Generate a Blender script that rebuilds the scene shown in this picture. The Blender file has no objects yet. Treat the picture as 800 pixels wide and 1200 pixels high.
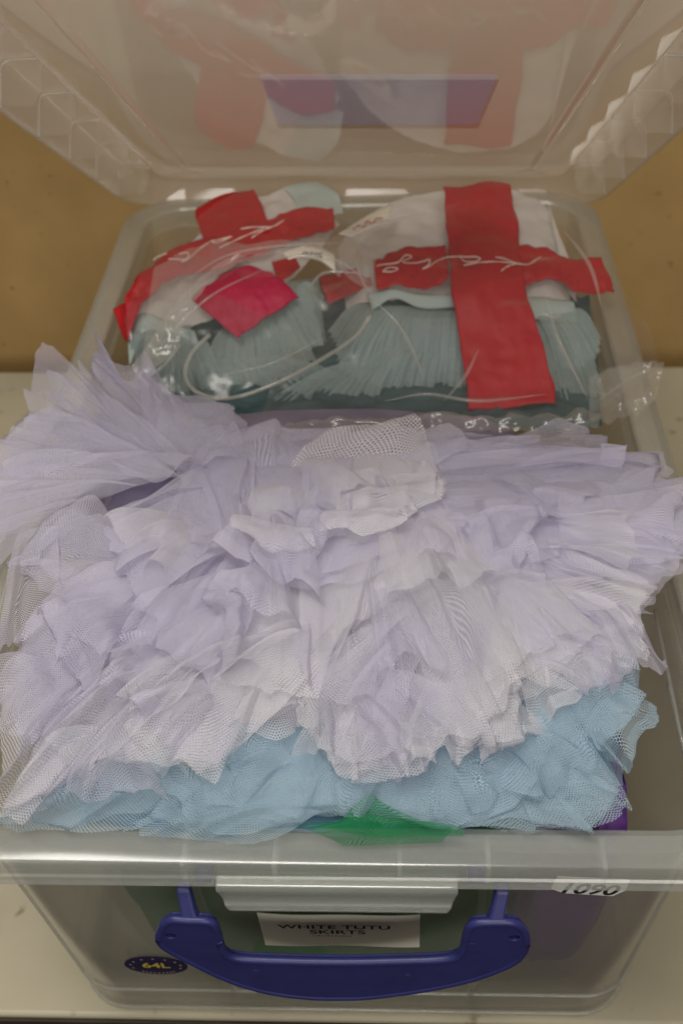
import bpy, bmesh, math, random
import numpy as np
from mathutils import Vector, Matrix

# ------------------------------------------------------------------ camera, world, lamps, exposure
SC = bpy.context.scene
COL = SC.collection
TH, FPX, ROLL, YAW = 0.7263, 1294.87, -0.0512, -0.0672
CAM = np.array([0.0337, -0.2811, 0.7552])
cy_, sy_ = math.cos(YAW), math.sin(YAW)
R0 = np.array([cy_, -sy_, 0.0]); FH = np.array([sy_, cy_, 0.0]); ZZ = np.array([0, 0, 1.0])
FWD = math.cos(TH) * FH - math.sin(TH) * ZZ
UP0 = math.sin(TH) * FH + math.cos(TH) * ZZ
RIGHT = math.cos(ROLL) * R0 + math.sin(ROLL) * UP0
UP = math.cos(ROLL) * UP0 - math.sin(ROLL) * R0

cd = bpy.data.cameras.new('camera')
cam = bpy.data.objects.new('camera', cd); COL.objects.link(cam)
M = Matrix.Identity(4)
for i in range(3):
    M[i][0], M[i][1], M[i][2], M[i][3] = RIGHT[i], UP[i], -FWD[i], CAM[i]
cam.matrix_world = M
cd.sensor_fit = 'VERTICAL'; cd.sensor_height = 36; cd.sensor_width = 24
cd.lens = FPX / 1200 * 36
cd.clip_start = 0.02; cd.clip_end = 100
cd.dof.use_dof = True; cd.dof.focus_distance = 0.57; cd.dof.aperture_fstop = 9.5
SC.camera = cam

W = bpy.data.worlds.new('World'); SC.world = W; W.use_nodes = True
bg = W.node_tree.nodes['Background']
bg.inputs[0].default_value = (1.0, 0.92, 0.82, 1); bg.inputs[1].default_value = 0.10

def area(name, loc, target, sx, sy, power, col):
    l = bpy.data.lights.new(name, 'AREA'); l.shape = 'RECTANGLE'; l.size = sx; l.size_y = sy
    l.energy = power; l.color = col
    o = bpy.data.objects.new(name, l); COL.objects.link(o)
    o.location = loc
    o.rotation_euler = (Vector(target) - Vector(loc)).to_track_quat('-Z', 'Y').to_euler()
    return o
area('ceiling_or_fill_lamp', (-0.35, -0.25, 2.3), (0, 0.25, 0.2), 1.3, 0.35, 22, (1.0, 0.965, 0.90))
area('ceiling_or_fill_lamp', (0.35, -1.6, 1.45), (0, 0.2, 0.2), 1.4, 0.5, 13, (1.0, 0.95, 0.88))  # unseen front fill, added to brighten the box front and its label

SC.view_settings.view_transform = 'Standard'; SC.view_settings.look = 'None'
SC.view_settings.exposure = 0.33; SC.view_settings.gamma = 1.0
SC.render.engine = 'CYCLES'
SC.cycles.max_bounces = 14; SC.cycles.transparent_max_bounces = 48
SC.cycles.transmission_bounces = 10; SC.cycles.diffuse_bounces = 5; SC.cycles.glossy_bounces = 4
SC.cycles.sample_clamp_indirect = 12.0
SC.cycles.use_denoising = True
try: SC.cycles.denoiser = 'OPENIMAGEDENOISE'
except Exception: pass

# ------------------------------------------------------------------ helpers
def ray(px, py):
    a, b = px - 400.0, py - 600.0
    d = FWD + RIGHT * (a / FPX) - UP * (b / FPX)
    return d
def at(px, py, z):                       # the point of the scene at height z seen at a photo pixel
    d = ray(px, py); return CAM + d * ((z - CAM[2]) / d[2])
def at_y(px, py, y):
    d = ray(px, py); return CAM + d * ((y - CAM[1]) / d[1])

def thing(name, label, cat, loc=(0, 0, 0), group=None):
    o = bpy.data.objects.new(name, None); COL.objects.link(o)
    o.empty_display_size = 0.02
    o.location = loc; o['label'] = label; o['category'] = cat
    if group: o['group'] = group
    return o
def tag(o, label, cat, group=None):
    o['label'] = label; o['category'] = cat
    if group: o['group'] = group
    return o
def world_loc(o):
    v = Vector((0, 0, 0))
    while o is not None:
        v += o.location; o = o.parent
    return np.array(v)
def obj(name, verts, faces, mat, parent=None, uv=None, smooth=True, loc=None):
    v = np.asarray(verts, float)
    off = world_loc(parent) if parent is not None else np.zeros(3)
    if loc is not None: off = off + np.asarray(loc) - (off if parent is not None else 0)
    me = bpy.data.meshes.new(name)
    me.from_pydata([tuple(p) for p in (v - off)], [], faces)
    if uv is not None:
        l = me.uv_layers.new(name='UVMap')
        vi = np.empty(len(me.loops), dtype=np.int32); me.loops.foreach_get('vertex_index', vi)
        l.data.foreach_set('uv', np.asarray(uv, dtype=np.float32)[vi].ravel())
    if smooth: me.polygons.foreach_set('use_smooth', [True] * len(me.polygons))
    me.materials.append(mat); me.update()
    o = bpy.data.objects.new(name, me); COL.objects.link(o)
    if parent is not None: o.parent = parent
    if loc is not None: o.location = Vector(off) - (Vector(world_loc(parent)) if parent is not None else Vector())
    return o
def grid_faces(n, m, closed_n=False, base=0):
    f = []
    for i in range(n if closed_n else n - 1):
        a = i * m; b = ((i + 1) % n) * m
        for j in range(m - 1):
            f.append((base + a + j, base + a + j + 1, base + b + j + 1, base + b + j))
    return f
def box_geo(x0, x1, y0, y1, z0, z1):
    v = [(x, y, z) for x in (x0, x1) for y in (y0, y1) for z in (z0, z1)]
    f = [(0, 1, 3, 2), (4, 6, 7, 5), (0, 4, 5, 1), (2, 3, 7, 6), (0, 2, 6, 4), (1, 5, 7, 3)]
    return v, f
def bevel(o, w=0.002, seg=2):
    md = o.modifiers.new('bevel', 'BEVEL'); md.width = w; md.segments = seg; md.limit_method = 'ANGLE'
def tube(pts, r, k=8, caps=True):
    P = np.asarray(pts, float); n = len(P); V = []
    T = np.gradient(P, axis=0); T /= np.linalg.norm(T, axis=1)[:, None] + 1e-12
    ref = np.array([0, 0, 1.0]) if abs(T[0, 2]) < 0.8 else np.array([0, 1.0, 0])
    rr = np.full(n, r) if np.isscalar(r) else np.asarray(r)
    for i in range(n):
        a = np.cross(T[i], ref); a /= np.linalg.norm(a) + 1e-12; b = np.cross(T[i], a)
        for q in range(k):
            t = 2 * math.pi * q / k
            V.append(P[i] + rr[i] * (a * math.cos(t) + b * math.sin(t)))
    F = []
    for i in range(n - 1):
        for q in range(k):
            F.append((i * k + q, i * k + (q + 1) % k, (i + 1) * k + (q + 1) % k, (i + 1) * k + q))
    if caps:
        F.append(tuple(range(k - 1, -1, -1))); F.append(tuple((n - 1) * k + q for q in range(k)))
    return V, F
def smooth_poly(P, n):                   # Catmull-Rom through points, n samples at even arc length
    P = np.asarray(P, float)
    if len(P) == 2:
        t = np.linspace(0, 1, n)[:, None]; return P[0] * (1 - t) + P[1] * t
    Q = np.vstack([2 * P[0] - P[1], P, 2 * P[-1] - P[-2]]); out = []
    for i in range(1, len(Q) - 2):
        t = np.linspace(0, 1, 24, endpoint=False)[:, None]
        a, b, c, d = Q[i - 1], Q[i], Q[i + 1], Q[i + 2]
        out.append(0.5 * (2 * b + (c - a) * t + (2 * a - 5 * b + 4 * c - d) * t ** 2 + (-a + 3 * b - 3 * c + d) * t ** 3))
    out.append(P[-1:]); return resample(np.vstack(out), n)
def resample(P, n):
    P = np.asarray(P, float)
    s = np.r_[0, np.cumsum(np.linalg.norm(np.diff(P, axis=0), axis=1))]
    t = np.linspace(0, s[-1], n)
    return np.stack([np.interp(t, s, P[:, k]) for k in range(3)], 1)
def vnoise(x, y, seed):                  # smooth value noise, vectorised, -1..1
    rs = np.random.RandomState(seed); T = rs.uniform(-1, 1, (64, 64))
    xi = np.floor(x).astype(int); yi = np.floor(y).astype(int)
    fx = x - xi; fy = y - yi; fx = fx * fx * (3 - 2 * fx); fy = fy * fy * (3 - 2 * fy)
    g = lambda a, b: T[a % 64, b % 64]
    return (g(xi, yi) * (1 - fx) + g(xi + 1, yi) * fx) * (1 - fy) + (g(xi, yi + 1) * (1 - fx) + g(xi + 1, yi + 1) * fx) * fy
def ridged(x, y, seed, oct=3):           # creases: sharp ridges
    r = 0; a = 1.0
    for k in range(oct):
        r = r + a * (1 - 2 * np.abs(vnoise(x * 2 ** k, y * 2 ** k, seed + k))); a *= 0.5
    return r / 1.75 - 0.5

# ------------------------------------------------------------------ materials
def new_mat(name):
    m = bpy.data.materials.new(name); m.use_nodes = True
    nt = m.node_tree
    for n in list(nt.nodes): nt.nodes.remove(n)
    out = nt.nodes.new('ShaderNodeOutputMaterial')
    return m, nt, out
def N(nt, typ, **kw):
    n = nt.nodes.new(typ)
    for k, v in kw.items(): setattr(n, k, v)
    return n
def math_node(nt, op, a, b=None, clamp=False):
    n = N(nt, 'ShaderNodeMath', operation=op); n.use_clamp = clamp
    for i, v in enumerate((a, b)):
        if v is None: continue
        if isinstance(v, (int, float)): n.inputs[i].default_value = v
        else: nt.links.new(v, n.inputs[i])
    return n.outputs[0]
def rgb(c): return (c[0], c[1], c[2], 1)

def principled(name, col, rough=0.6, spec=0.5, var=0.0, scale=30, bump=0.0, bscale=200, col2=None, metallic=0.0, transl=0.0):
    m, nt, out = new_mat(name)
    p = N(nt, 'ShaderNodeBsdfPrincipled')
    p.inputs['Base Color'].default_value = rgb(col); p.inputs['Roughness'].default_value = rough
    p.inputs['Specular IOR Level'].default_value = spec; p.inputs['Metallic'].default_value = metallic
    tc = N(nt, 'ShaderNodeTexCoord')
    if var > 0:
        nz = N(nt, 'ShaderNodeTexNoise'); nz.inputs['Scale'].default_value = scale; nz.inputs['Detail'].default_value = 6
        nt.links.new(tc.outputs['Object'], nz.inputs['Vector'])
        rp = N(nt, 'ShaderNodeValToRGB')
        c2 = col2 or tuple(c * (1 - var) for c in col)
        rp.color_ramp.elements[0].position = 0.3; rp.color_ramp.elements[1].position = 0.7
        rp.color_ramp.elements[0].color = rgb(c2); rp.color_ramp.elements[1].color = rgb(col)
        nt.links.new(nz.outputs['Fac'], rp.inputs[0]); nt.links.new(rp.outputs[0], p.inputs['Base Color'])
    if bump > 0:
        nb = N(nt, 'ShaderNodeTexNoise'); nb.inputs['Scale'].default_value = bscale; nb.inputs['Detail'].default_value = 4
        nt.links.new(tc.outputs['Object'], nb.inputs['Vector'])
        b = N(nt, 'ShaderNodeBump'); b.inputs['Strength'].default_value = bump; b.inputs['Distance'].default_value = 0.001
        nt.links.new(nb.outputs['Fac'], b.inputs['Height']); nt.links.new(b.outputs[0], p.inputs['Normal'])
    last = p.outputs[0]
    if transl > 0:
        t = N(nt, 'ShaderNodeBsdfTranslucent'); t.inputs[0].default_value = rgb(col)
        mx = N(nt, 'ShaderNodeMixShader'); mx.inputs[0].default_value = transl
        nt.links.new(last, mx.inputs[1]); nt.links.new(t.outputs[0], mx.inputs[2]); last = mx.outputs[0]
    nt.links.new(last, out.inputs[0])
    return m

def tulle(name, col, pitch=0.00130, thr=-0.86, closed=0.04, graze=1.7, transl=0.32):
    """net fabric: hexagonal holes between fine threads, seen through; optical cover grows at a slant."""
    m, nt, out = new_mat(name)
    uv = N(nt, 'ShaderNodeUVMap')
    k = 2 * math.pi / (pitch * math.sqrt(3) / 2)
    tot = None
    for ax, ay in ((1, 0), (0.5, math.sqrt(3) / 2), (0.5, -math.sqrt(3) / 2)):
        d = N(nt, 'ShaderNodeVectorMath', operation='DOT_PRODUCT')
        nt.links.new(uv.outputs[0], d.inputs[0]); d.inputs[1].default_value = (k * ax, k * ay, 0)
        c = math_node(nt, 'COSINE', d.outputs['Value'])
        tot = c if tot is None else math_node(nt, 'ADD', tot, c)
    lw = N(nt, 'ShaderNodeLayerWeight'); lw.inputs[0].default_value = 0.5
    g = math_node(nt, 'POWER', lw.outputs['Facing'], 3.0)
    th = math_node(nt, 'ADD', math_node(nt, 'MULTIPLY', g, graze), thr)
    h = math_node(nt, 'SUBTRACT', tot, th)
    h = math_node(nt, 'MULTIPLY', h, 1.6)
    h = math_node(nt, 'ADD', h, 0.5, clamp=True)
    hole = math_node(nt, 'MULTIPLY', h, 1 - closed)
    nz = N(nt, 'ShaderNodeTexNoise'); nz.inputs['Scale'].default_value = 14; nz.inputs['Detail'].default_value = 5
    tc = N(nt, 'ShaderNodeTexCoord'); nt.links.new(tc.outputs['Object'], nz.inputs['Vector'])
    rp = N(nt, 'ShaderNodeValToRGB'); rp.color_ramp.elements[0].position = .35; rp.color_ramp.elements[1].position = .65
    rp.color_ramp.elements[0].color = rgb(tuple(c * f for c, f in zip(col, (0.93, 0.93, 0.97))))
    rp.color_ramp.elements[1].color = rgb(col)
    nt.links.new(nz.outputs['Fac'], rp.inputs[0])
    di = N(nt, 'ShaderNodeBsdfDiffuse'); tr = N(nt, 'ShaderNodeBsdfTranslucent'); tp = N(nt, 'ShaderNodeBsdfTransparent')
    nt.links.new(rp.outputs[0], di.inputs[0]); nt.links.new(rp.outputs[0], tr.inputs[0])
    a = N(nt, 'ShaderNodeMixShader'); a.inputs[0].default_value = transl
    nt.links.new(di.outputs[0], a.inputs[1]); nt.links.new(tr.outputs[0], a.inputs[2])
    b = N(nt, 'ShaderNodeMixShader')
    nt.links.new(hole, b.inputs[0]); nt.links.new(a.outputs[0], b.inputs[1]); nt.links.new(tp.outputs[0], b.inputs[2])
    nt.links.new(b.outputs[0], out.inputs[0])
    return m

def clear_plastic(name, milk, clear, col=(0.86, 0.85, 0.80), rough=0.12, blur=0.0, bump=0.0, bscale=60, spec=0.5, transl=0.5, tint=(0.985, 0.98, 0.965)):
    """polypropylene or film: part clear (or frosted), part milky, with a plastic gloss."""
    m, nt, out = new_mat(name)
    tp = N(nt, 'ShaderNodeBsdfTransparent'); tp.inputs[0].default_value = rgb(tint)
    last = tp.outputs[0]
    if blur > 0:
        rf = N(nt, 'ShaderNodeBsdfRefraction'); rf.inputs[0].default_value = rgb(tint)
        rf.inputs['Roughness'].default_value = 0.24; rf.inputs['IOR'].default_value = 1.22
        mx = N(nt, 'ShaderNodeMixShader'); mx.inputs[0].default_value = blur
        nt.links.new(last, mx.inputs[1]); nt.links.new(rf.outputs[0], mx.inputs[2]); last = mx.outputs[0]
    di = N(nt, 'ShaderNodeBsdfDiffuse'); di.inputs[0].default_value = rgb(col)
    tl = N(nt, 'ShaderNodeBsdfTranslucent'); tl.inputs[0].default_value = rgb(col)
    mk = N(nt, 'ShaderNodeMixShader'); mk.inputs[0].default_value = transl
    nt.links.new(di.outputs[0], mk.inputs[1]); nt.links.new(tl.outputs[0], mk.inputs[2])
    m1 = N(nt, 'ShaderNodeMixShader'); m1.inputs[0].default_value = milk
    nt.links.new(last, m1.inputs[1]); nt.links.new(mk.outputs[0], m1.inputs[2])
    gl = N(nt, 'ShaderNodeBsdfGlossy'); gl.inputs['Roughness'].default_value = rough; gl.inputs[0].default_value = (1, 1, 1, 1)
    fr = N(nt, 'ShaderNodeFresnel'); fr.inputs[0].default_value = 1.0 + spec
    geo = N(nt, 'ShaderNodeNewGeometry')
    # the same film from either side: keep the outside index for back faces too
    ior = math_node(nt, 'ADD', math_node(nt, 'MULTIPLY', geo.outputs['Backfacing'], (1.0 / (1.0 + spec)) - (1.0 + spec)), 1.0 + spec)
    iv = math_node(nt, 'ADD', math_node(nt, 'MULTIPLY', geo.outputs['Backfacing'], 0.0), 1.0 + spec)
    nt.links.new(iv, fr.inputs[0])
    lw = N(nt, 'ShaderNodeLayerWeight'); lw.inputs[0].default_value = 0.5
    f5 = math_node(nt, 'POWER', lw.outputs['Facing'], 5.0)
    fres = math_node(nt, 'ADD', math_node(nt, 'MULTIPLY', f5, 0.95), 0.045, clamp=True)
    m2 = N(nt, 'ShaderNodeMixShader'); nt.links.new(fres, m2.inputs[0])
    nt.links.new(m1.outputs[0], m2.inputs[1]); nt.links.new(gl.outputs[0], m2.inputs[2])
    if bump > 0:
        tc = N(nt, 'ShaderNodeTexCoord'); nb = N(nt, 'ShaderNodeTexNoise', noise_type='RIDGED_MULTIFRACTAL')
        nb.inputs['Scale'].default_value = bscale; nb.inputs['Detail'].default_value = 3; nb.inputs['Distortion'].default_value = 0.6
        nt.links.new(tc.outputs['Object'], nb.inputs['Vector'])
        b = N(nt, 'ShaderNodeBump'); b.inputs['Strength'].default_value = bump; b.inputs['Distance'].default_value = 0.003
        nt.links.new(nb.outputs['Fac'], b.inputs['Height'])
        for q in (gl, lw): nt.links.new(b.outputs[0], q.inputs['Normal'])
    nt.links.new(m2.outputs[0], out.inputs[0])
    return m

LAV = tulle('lavender_tulle', (0.77, 0.74, 0.85))
LAVW = tulle('white_tulle', (0.86, 0.84, 0.87))
TIP = tulle('open_net', (0.84, 0.80, 0.80), pitch=.0024, thr=-.72)
LAVIN = tulle('lavender_shade_lining', (0.36, 0.32, 0.47), thr=0.6, closed=0.2)  # darkened so the gaps between folds show as violet shade
BLUE = tulle('light_blue_tulle', (0.55, 0.70, 0.79), thr=-.90)
BLUEIN = tulle('blue_shade_lining', (0.17, 0.31, 0.45), thr=1.0, closed=0.4)  # deep blue puts the shade below the white hem into the colour
GREEN = tulle('green_tulle', (0.025, 0.30, 0.10), thr=-0.55, closed=0.06)
GREENC = principled('green_cloth', (0.045, 0.26, 0.085), 0.8, 0.2, var=0.5, scale=22, transl=0.3)
PURPLE = principled('purple_satin', (0.10, 0.025, 0.20), 0.45, 0.4, var=0.4, scale=30)
MINT = tulle('mint_tulle', (0.58, 0.70, 0.68), thr=0.0, closed=0.12)
MINTIN = principled('mint_shadow_layer', (0.12, 0.20, 0.21), 0.8, 0.2, var=0.4, scale=40, transl=0.2)  # dark teal stands in for the shaded hollow beneath the skirt layers
BODICE = principled('white_bodice_cloth', (0.78, 0.75, 0.72), 0.75, 0.2, var=0.08, scale=25, bump=0.3, bscale=350, transl=0.15)
MINTC = principled('mint_cloth', (0.55, 0.66, 0.63), 0.7, 0.3, var=0.1, scale=25, transl=0.15)
RED = principled('red_satin', (0.52, 0.006, 0.014), 0.5, 0.4, var=0.15, scale=18, bump=0.25, bscale=500)
CRIMSON = principled('crimson_satin', (0.52, 0.018, 0.07), 0.5, 0.4, var=0.12, scale=18, bump=0.25, bscale=500)
SILVER = principled('silver_print', (0.80, 0.66, 0.58), 0.35, 0.5)
PP = clear_plastic('clear_box_plastic', 0.14, 0.7, rough=0.18, blur=0.2, col=(0.84, 0.84, 0.78))
PPR = clear_plastic('milky_rim_plastic', 0.26, 0.5, rough=0.15, blur=0.15, col=(0.85, 0.88, 0.84))
PPC = clear_plastic('clear_rib_plastic', 0.16, 0.5, rough=0.1, col=(0.70, 0.64, 0.52))
PPL = clear_plastic('clear_lid_plastic', 0.58, 0.5, rough=0.04, col=(0.86, 0.78, 0.70))
FILM = clear_plastic('clear_poly_film', 0.045, 0.9, rough=0.17, bump=0.35, bscale=26, col=(0.85, 0.80, 0.74), tint=(0.97, 0.96, 0.95))
FILMF = clear_plastic('loose_film_flap', 0.24, 0.9, rough=0.12, bump=0.4, bscale=24, col=(0.88, 0.84, 0.78))
FILMH = clear_plastic('folded_film_hem', 0.38, 0.6, rough=0.08, bump=0.4, bscale=40, col=(0.88, 0.85, 0.80))
NAVY = principled('navy_plastic', (0.028, 0.031, 0.15), 0.42, 0.5, var=0.2, scale=60, bump=0.08, bscale=900)
PAPER = principled('white_paper', (0.86, 0.82, 0.70), 0.85, 0.2, var=0.06, scale=20)
STICK = principled('white_sticker', (0.80, 0.79, 0.76), 0.6, 0.3)
CREAM = principled('cream_sticker', (0.80, 0.74, 0.62), 0.5, 0.4, var=0.06, scale=50)
INK = principled('black_ink', (0.015, 0.015, 0.016), 0.6, 0.3)
REDINK = principled('red_ink', (0.50, 0.10, 0.08), 0.6, 0.3)
BADGE = principled('dark_blue_print', (0.018, 0.014, 0.06), 0.5, 0.3)
GOLD = principled('yellow_print', (0.60, 0.46, 0.06), 0.5, 0.3)
PALEY = principled('pale_star_print', (0.52, 0.40, 0.24), 0.5, 0.3)
BLUEL = principled('blue_label_paper', (0.66, 0.64, 0.76), 0.5, 0.3, transl=0.75)
TABLE = principled('cream_table_top', (0.52, 0.47, 0.34), 0.42, 0.4, var=0.22, scale=7, bump=0.06, bscale=120)
def worn(m, scale, lo, hi, col):
    nt = m.node_tree; p = [n for n in nt.nodes if n.type == 'BSDF_PRINCIPLED'][0]
    src = p.inputs['Base Color'].links[0].from_socket
    tc = N(nt, 'ShaderNodeTexCoord'); nz = N(nt, 'ShaderNodeTexNoise'); nz.inputs['Scale'].default_value = scale; nz.inputs['Detail'].default_value = 8
    nt.links.new(tc.outputs['Object'], nz.inputs['Vector'])
    rp = N(nt, 'ShaderNodeValToRGB'); rp.color_ramp.elements[0].position = lo; rp.color_ramp.elements[1].position = hi
    nt.links.new(nz.outputs['Fac'], rp.inputs[0])
    mx = N(nt, 'ShaderNodeMixRGB'); mx.inputs[2].default_value = rgb(col)
    nt.links.new(rp.outputs[0], mx.inputs[0]); nt.links.new(src, mx.inputs[1]); nt.links.new(mx.outputs[0], p.inputs['Base Color'])
worn(TABLE, 55, .64, .74, (.22, .18, .11)); worn(TABLE, 11, .58, .72, (.40, .35, .23))
EDGE = principled('dark_table_edge', (0.05, 0.038, 0.026), 0.6, 0.3, var=0.3, scale=40)
CARD = principled('brown_cardboard', (0.40, 0.26, 0.105), 0.85, 0.15, var=0.16, scale=14, bump=0.15, bscale=260)
worn(CARD, 3.0, .5, .75, (.32, .20, .075)); worn(CARD, 90, .66, .74, (.25, .15, .06))
FLOOR = principled('dark_floor', (0.08, 0.065, 0.05), 0.8, 0.2, var=0.3, scale=4)

# ------------------------------------------------------------------ the setting: floor, table, cardboard
v, f = box_geo(-4, 4, -4, 4, -0.80, -0.76)
o = obj('floor', v, f, FLOOR, smooth=False); o['kind'] = 'structure'
t = thing('table', 'cream table top with a worn dark front edge under the plastic box', 'table', (0, 0.6, -0.75))
v, f = box_geo(-1.2, 1.2, 0.049, 1.0, -0.028, 0.0)
o = obj('tabletop', v, f, TABLE, t, smooth=False); bevel(o, 0.003, 3)
v, f = box_geo(-1.2, 1.2, 0.046, 0.0485, -0.034, -0.0035)
o = obj('edge_strip', v, f, EDGE, t, smooth=False); bevel(o, 0.001, 2)
for x in (-1.1, 1.1):
    for y in (0.12, 0.92):
        v, f = box_geo(x - .02, x + .02, y - .02, y + .02, -0.76, -0.0285)
        obj('leg', v, f, EDGE, t, smooth=False)
c0 = at(30, 437, 0.0); c1 = at(790, 431, 0.0)
sl = (c1[1] - c0[1]) / (c1[0] - c0[0])
nx, nz = 60, 24
V = []; 
for i in range(nx):
    for j in range(nz):
        x = -0.75 + 1.5 * i / (nx - 1); z = 0.68 * j / (nz - 1)
        y = c0[1] + sl * (x - c0[0]) + 0.03 * z + 0.0022 * math.sin(7 * x + 1.0) * z / 0.68 + 0.001 * math.sin(23 * x)
        V.append((x, y, z))
nb = len(V); V += [(x, y + 0.006, z) for x, y, z in V]
F = grid_faces(nx, nz) + [tuple(reversed(q)) for q in grid_faces(nx, nz, base=nb)]
for i in range(nx - 1):
    for j in (0, nz - 1):
        a, b = i * nz + j, (i + 1) * nz + j; F.append((a, b, b + nb, a + nb))
for j in range(nz - 1):
    for i in (0, nx - 1):
        a, b = i * nz + j, i * nz + j + 1; F.append((a, b, b + nb, a + nb))
tag(obj('cardboard_sheet', V, F, CARD, loc=(0, 0.83, 0)), 'large plain brown cardboard sheet standing upright behind the box', 'cardboard')

# ------------------------------------------------------------------ the storage box
def rrect(hx, y0, y1, r, z, k=7):
    """rounded rectangle loop, front edge first"""
    P = []
    for cx, cy, a0 in ((hx - r, y0 + r, -90), (hx - r, y1 - r, 0), (-hx + r, y1 - r, 90), (-hx + r, y0 + r, 180)):
        for q in range(k + 1):
            a = math.radians(a0 + 90 * q / k)
            P.append((cx + r * math.cos(a), cy + r * math.sin(a), z))
    return P
def loops_obj(name, loops, mat, parent, cap0=False, cap1=False, ring=False, smooth=True):
    n = len(loops[0]); V = [p for L in loops for p in L]; F = []
    R = len(loops)
    for i in range(R if ring else R - 1):
        a, b = i * n, ((i + 1) % R) * n
        for q in range(n):
            F.append((a + q, a + (q + 1) % n, b + (q + 1) % n, b + q))
    if cap0: F.append(tuple(range(n - 1, -1, -1)))
    if cap1: F.append(tuple((R - 1) * n + q for q in range(n)))
    return obj(name, V, F, mat, parent, smooth=smooth)

H = 0.2791
bx = thing('storage_box', 'large clear plastic storage box with a navy handle, full of tutus', 'storage box', (0, 0.35, 0))
prof = [(0.0, 0.1825, 0.0585, 0.643, 0.032), (0.003, 0.1862, 0.0545, 0.647, 0.034), (0.030, 0.1880, 0.0530, 0.649, 0.036),
        (0.036, 0.1895, 0.0515, 0.649, 0.036), (0.150, 0.1940, 0.0375, 0.670, 0.037), (0.262, 0.1985, 0.0225, 0.6885, 0.038)]
loops = [rrect(a, y0, y1, r, z) for z, a, y0, y1, r in prof]
loops += [rrect(a - .0024, y0 + .0024, y1 - .0024, r - .002, max(z, 0) + (.0026 if z < .1 else 0)) for z, a, y0, y1, r in reversed(prof)]
o = loops_obj('body', loops, PP, bx, cap0=True, cap1=True)
md = o.modifiers.new('edge', 'EDGE_SPLIT'); md.split_angle = math.radians(35)
rp = [(-.0215, .2605, .036), (-.0215, .2775, .036), (-.0200, .2791, .037), (-.0020, .2791, .050), (-.0004, .2782, .051), (0, .2765, .0515),
      (.0004, .2695, .052), (.0016, .2685, .052), (.0022, .2625, .052), (-.0002, .2625, .050), (-.0022, .2760, .049), (-.0190, .2765, .037), (-.0190, .2605, .036)]
loops = [rrect(.220 + d, -d, .71 + d, r, z, 9) for d, z, r in rp]
o = loops_obj('rim', loops, PPR, bx, ring=True)
md = o.modifiers.new('edge', 'EDGE_SPLIT'); md.split_angle = math.radians(40)
def wall_y(z): return float(np.interp(z, [.036, .150, .262], [.0515, .0375, .0225]))
for px in (216, 322, 468, 572, 708):
    p = at_y(px, 1015, 0.004)
    v, f = box_geo(p[0] - .0011, p[0] + .0011, 0.0006, 0.0186, .2632, .2758)
    obj('rim_rib', v, f, PPR, bx, smooth=False)
for (xa, ya), (xb, yb) in (((226, 1045), (281, 1188)), ((566, 1045), (549, 1188))):
    a = at_y(xa, ya, wall_y(.25)); b = at_y(xb, yb, wall_y(.03))
    V = []; K = 12
    for q in range(K):
        tt = q / (K - 1); z = .2585 * (1 - tt) + .032 * tt; x = a[0] * (1 - tt) + b[0] * tt; y = wall_y(z)
        V += [(x - .0022, y - .0003, z), (x - .0016, y - .0028, z), (x + .0016, y - .0028, z), (x + .0022, y - .0003, z)]
    F = [(q * 4 + i, q * 4 + i + 1, q * 4 + 5 + i, q * 4 + 4 + i) for q in range(K - 1) for i in range(3)]
    obj('wall_ridge', V, F, PPR, bx, smooth=False)
def side_point(px, py, x):
    d = ray(px, py); return CAM + d * ((x - CAM[0]) / d[0])
ring = [rrect(.1893, .0517, .6494, .036, .0345)]
c = np.array(ring[0] + ring[0][:2]); V, F = tube(c, .0011, 6, caps=False); obj('base_ledge', V, F, PPR, bx)
c = np.array(rrect(.1862, .0545, .6470, .034, .0030)); c = np.vstack([c, c[:2]]); V, F = tube(c, .0016, 6, caps=False); obj('base_bead', V, F, PPR, bx)
for q in (3, 28):                         # the moulded front corners
    L = [np.array(rrect(a, y0, y1, r, z)[q]) for z, a, y0, y1, r in prof[2:]]
    V, F = tube(resample(np.array(L), 14), .0011, 6); obj('corner_ridge', V, F, PPR, bx)
for sg, pa, pb in ((1, (767, 715), (801, 880)), (1, (782, 800), (812, 930)), (-1, (22, 620), (-6, 740))):
    a = side_point(*pa, sg * .1925); b = side_point(*pb, sg * .1905)
    V, F = tube(resample(np.array([a, b]), 8), .0012, 6); obj('wall_ridge', V, F, PPR, bx)
# clip lip hanging from the rim
lp = [(.0004, .2690), (-.0052, .2680), (-.0066, .2655), (-.0058, .2625), (-.0040, .2605), (-.0036, .2515), (-.0056, .2500), (-.0060, .2468), (-.0052, .2442),
      (-.0026, .2448), (-.0032, .2468), (-.0030, .2490), (-.0012, .2515), (-.0014, .2600), (-.0034, .2630), (-.0038, .2655), (.0004, .2665)]
xl = at_y(250, 1025, -.004)[0]; xr = at_y(537, 1030, -.004)[0]; xc = (xl + xr) / 2; hw = (xr - xl) / 2
V = []; K = 30
for q in range(K):
    u = -1 + 2 * q / (K - 1)
    for y, z in lp:
        drop = min(1, max(0, (.2640 - z) / .022))
        V.append((xc + u * (hw - .0065 * drop ** 2.2), y, z))
n = len(lp)
F = [(q * n + i, q * n + (i + 1) % n, (q + 1) * n + (i + 1) % n, (q + 1) * n + i) for q in range(K - 1) for i in range(n)]
F += [tuple(range(n - 1, -1, -1)), tuple((K - 1) * n + i for i in range(n))]
o = obj('clip_lip', V, F, PPR, bx, smooth=False); bevel(o, .0009, 3)

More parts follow.
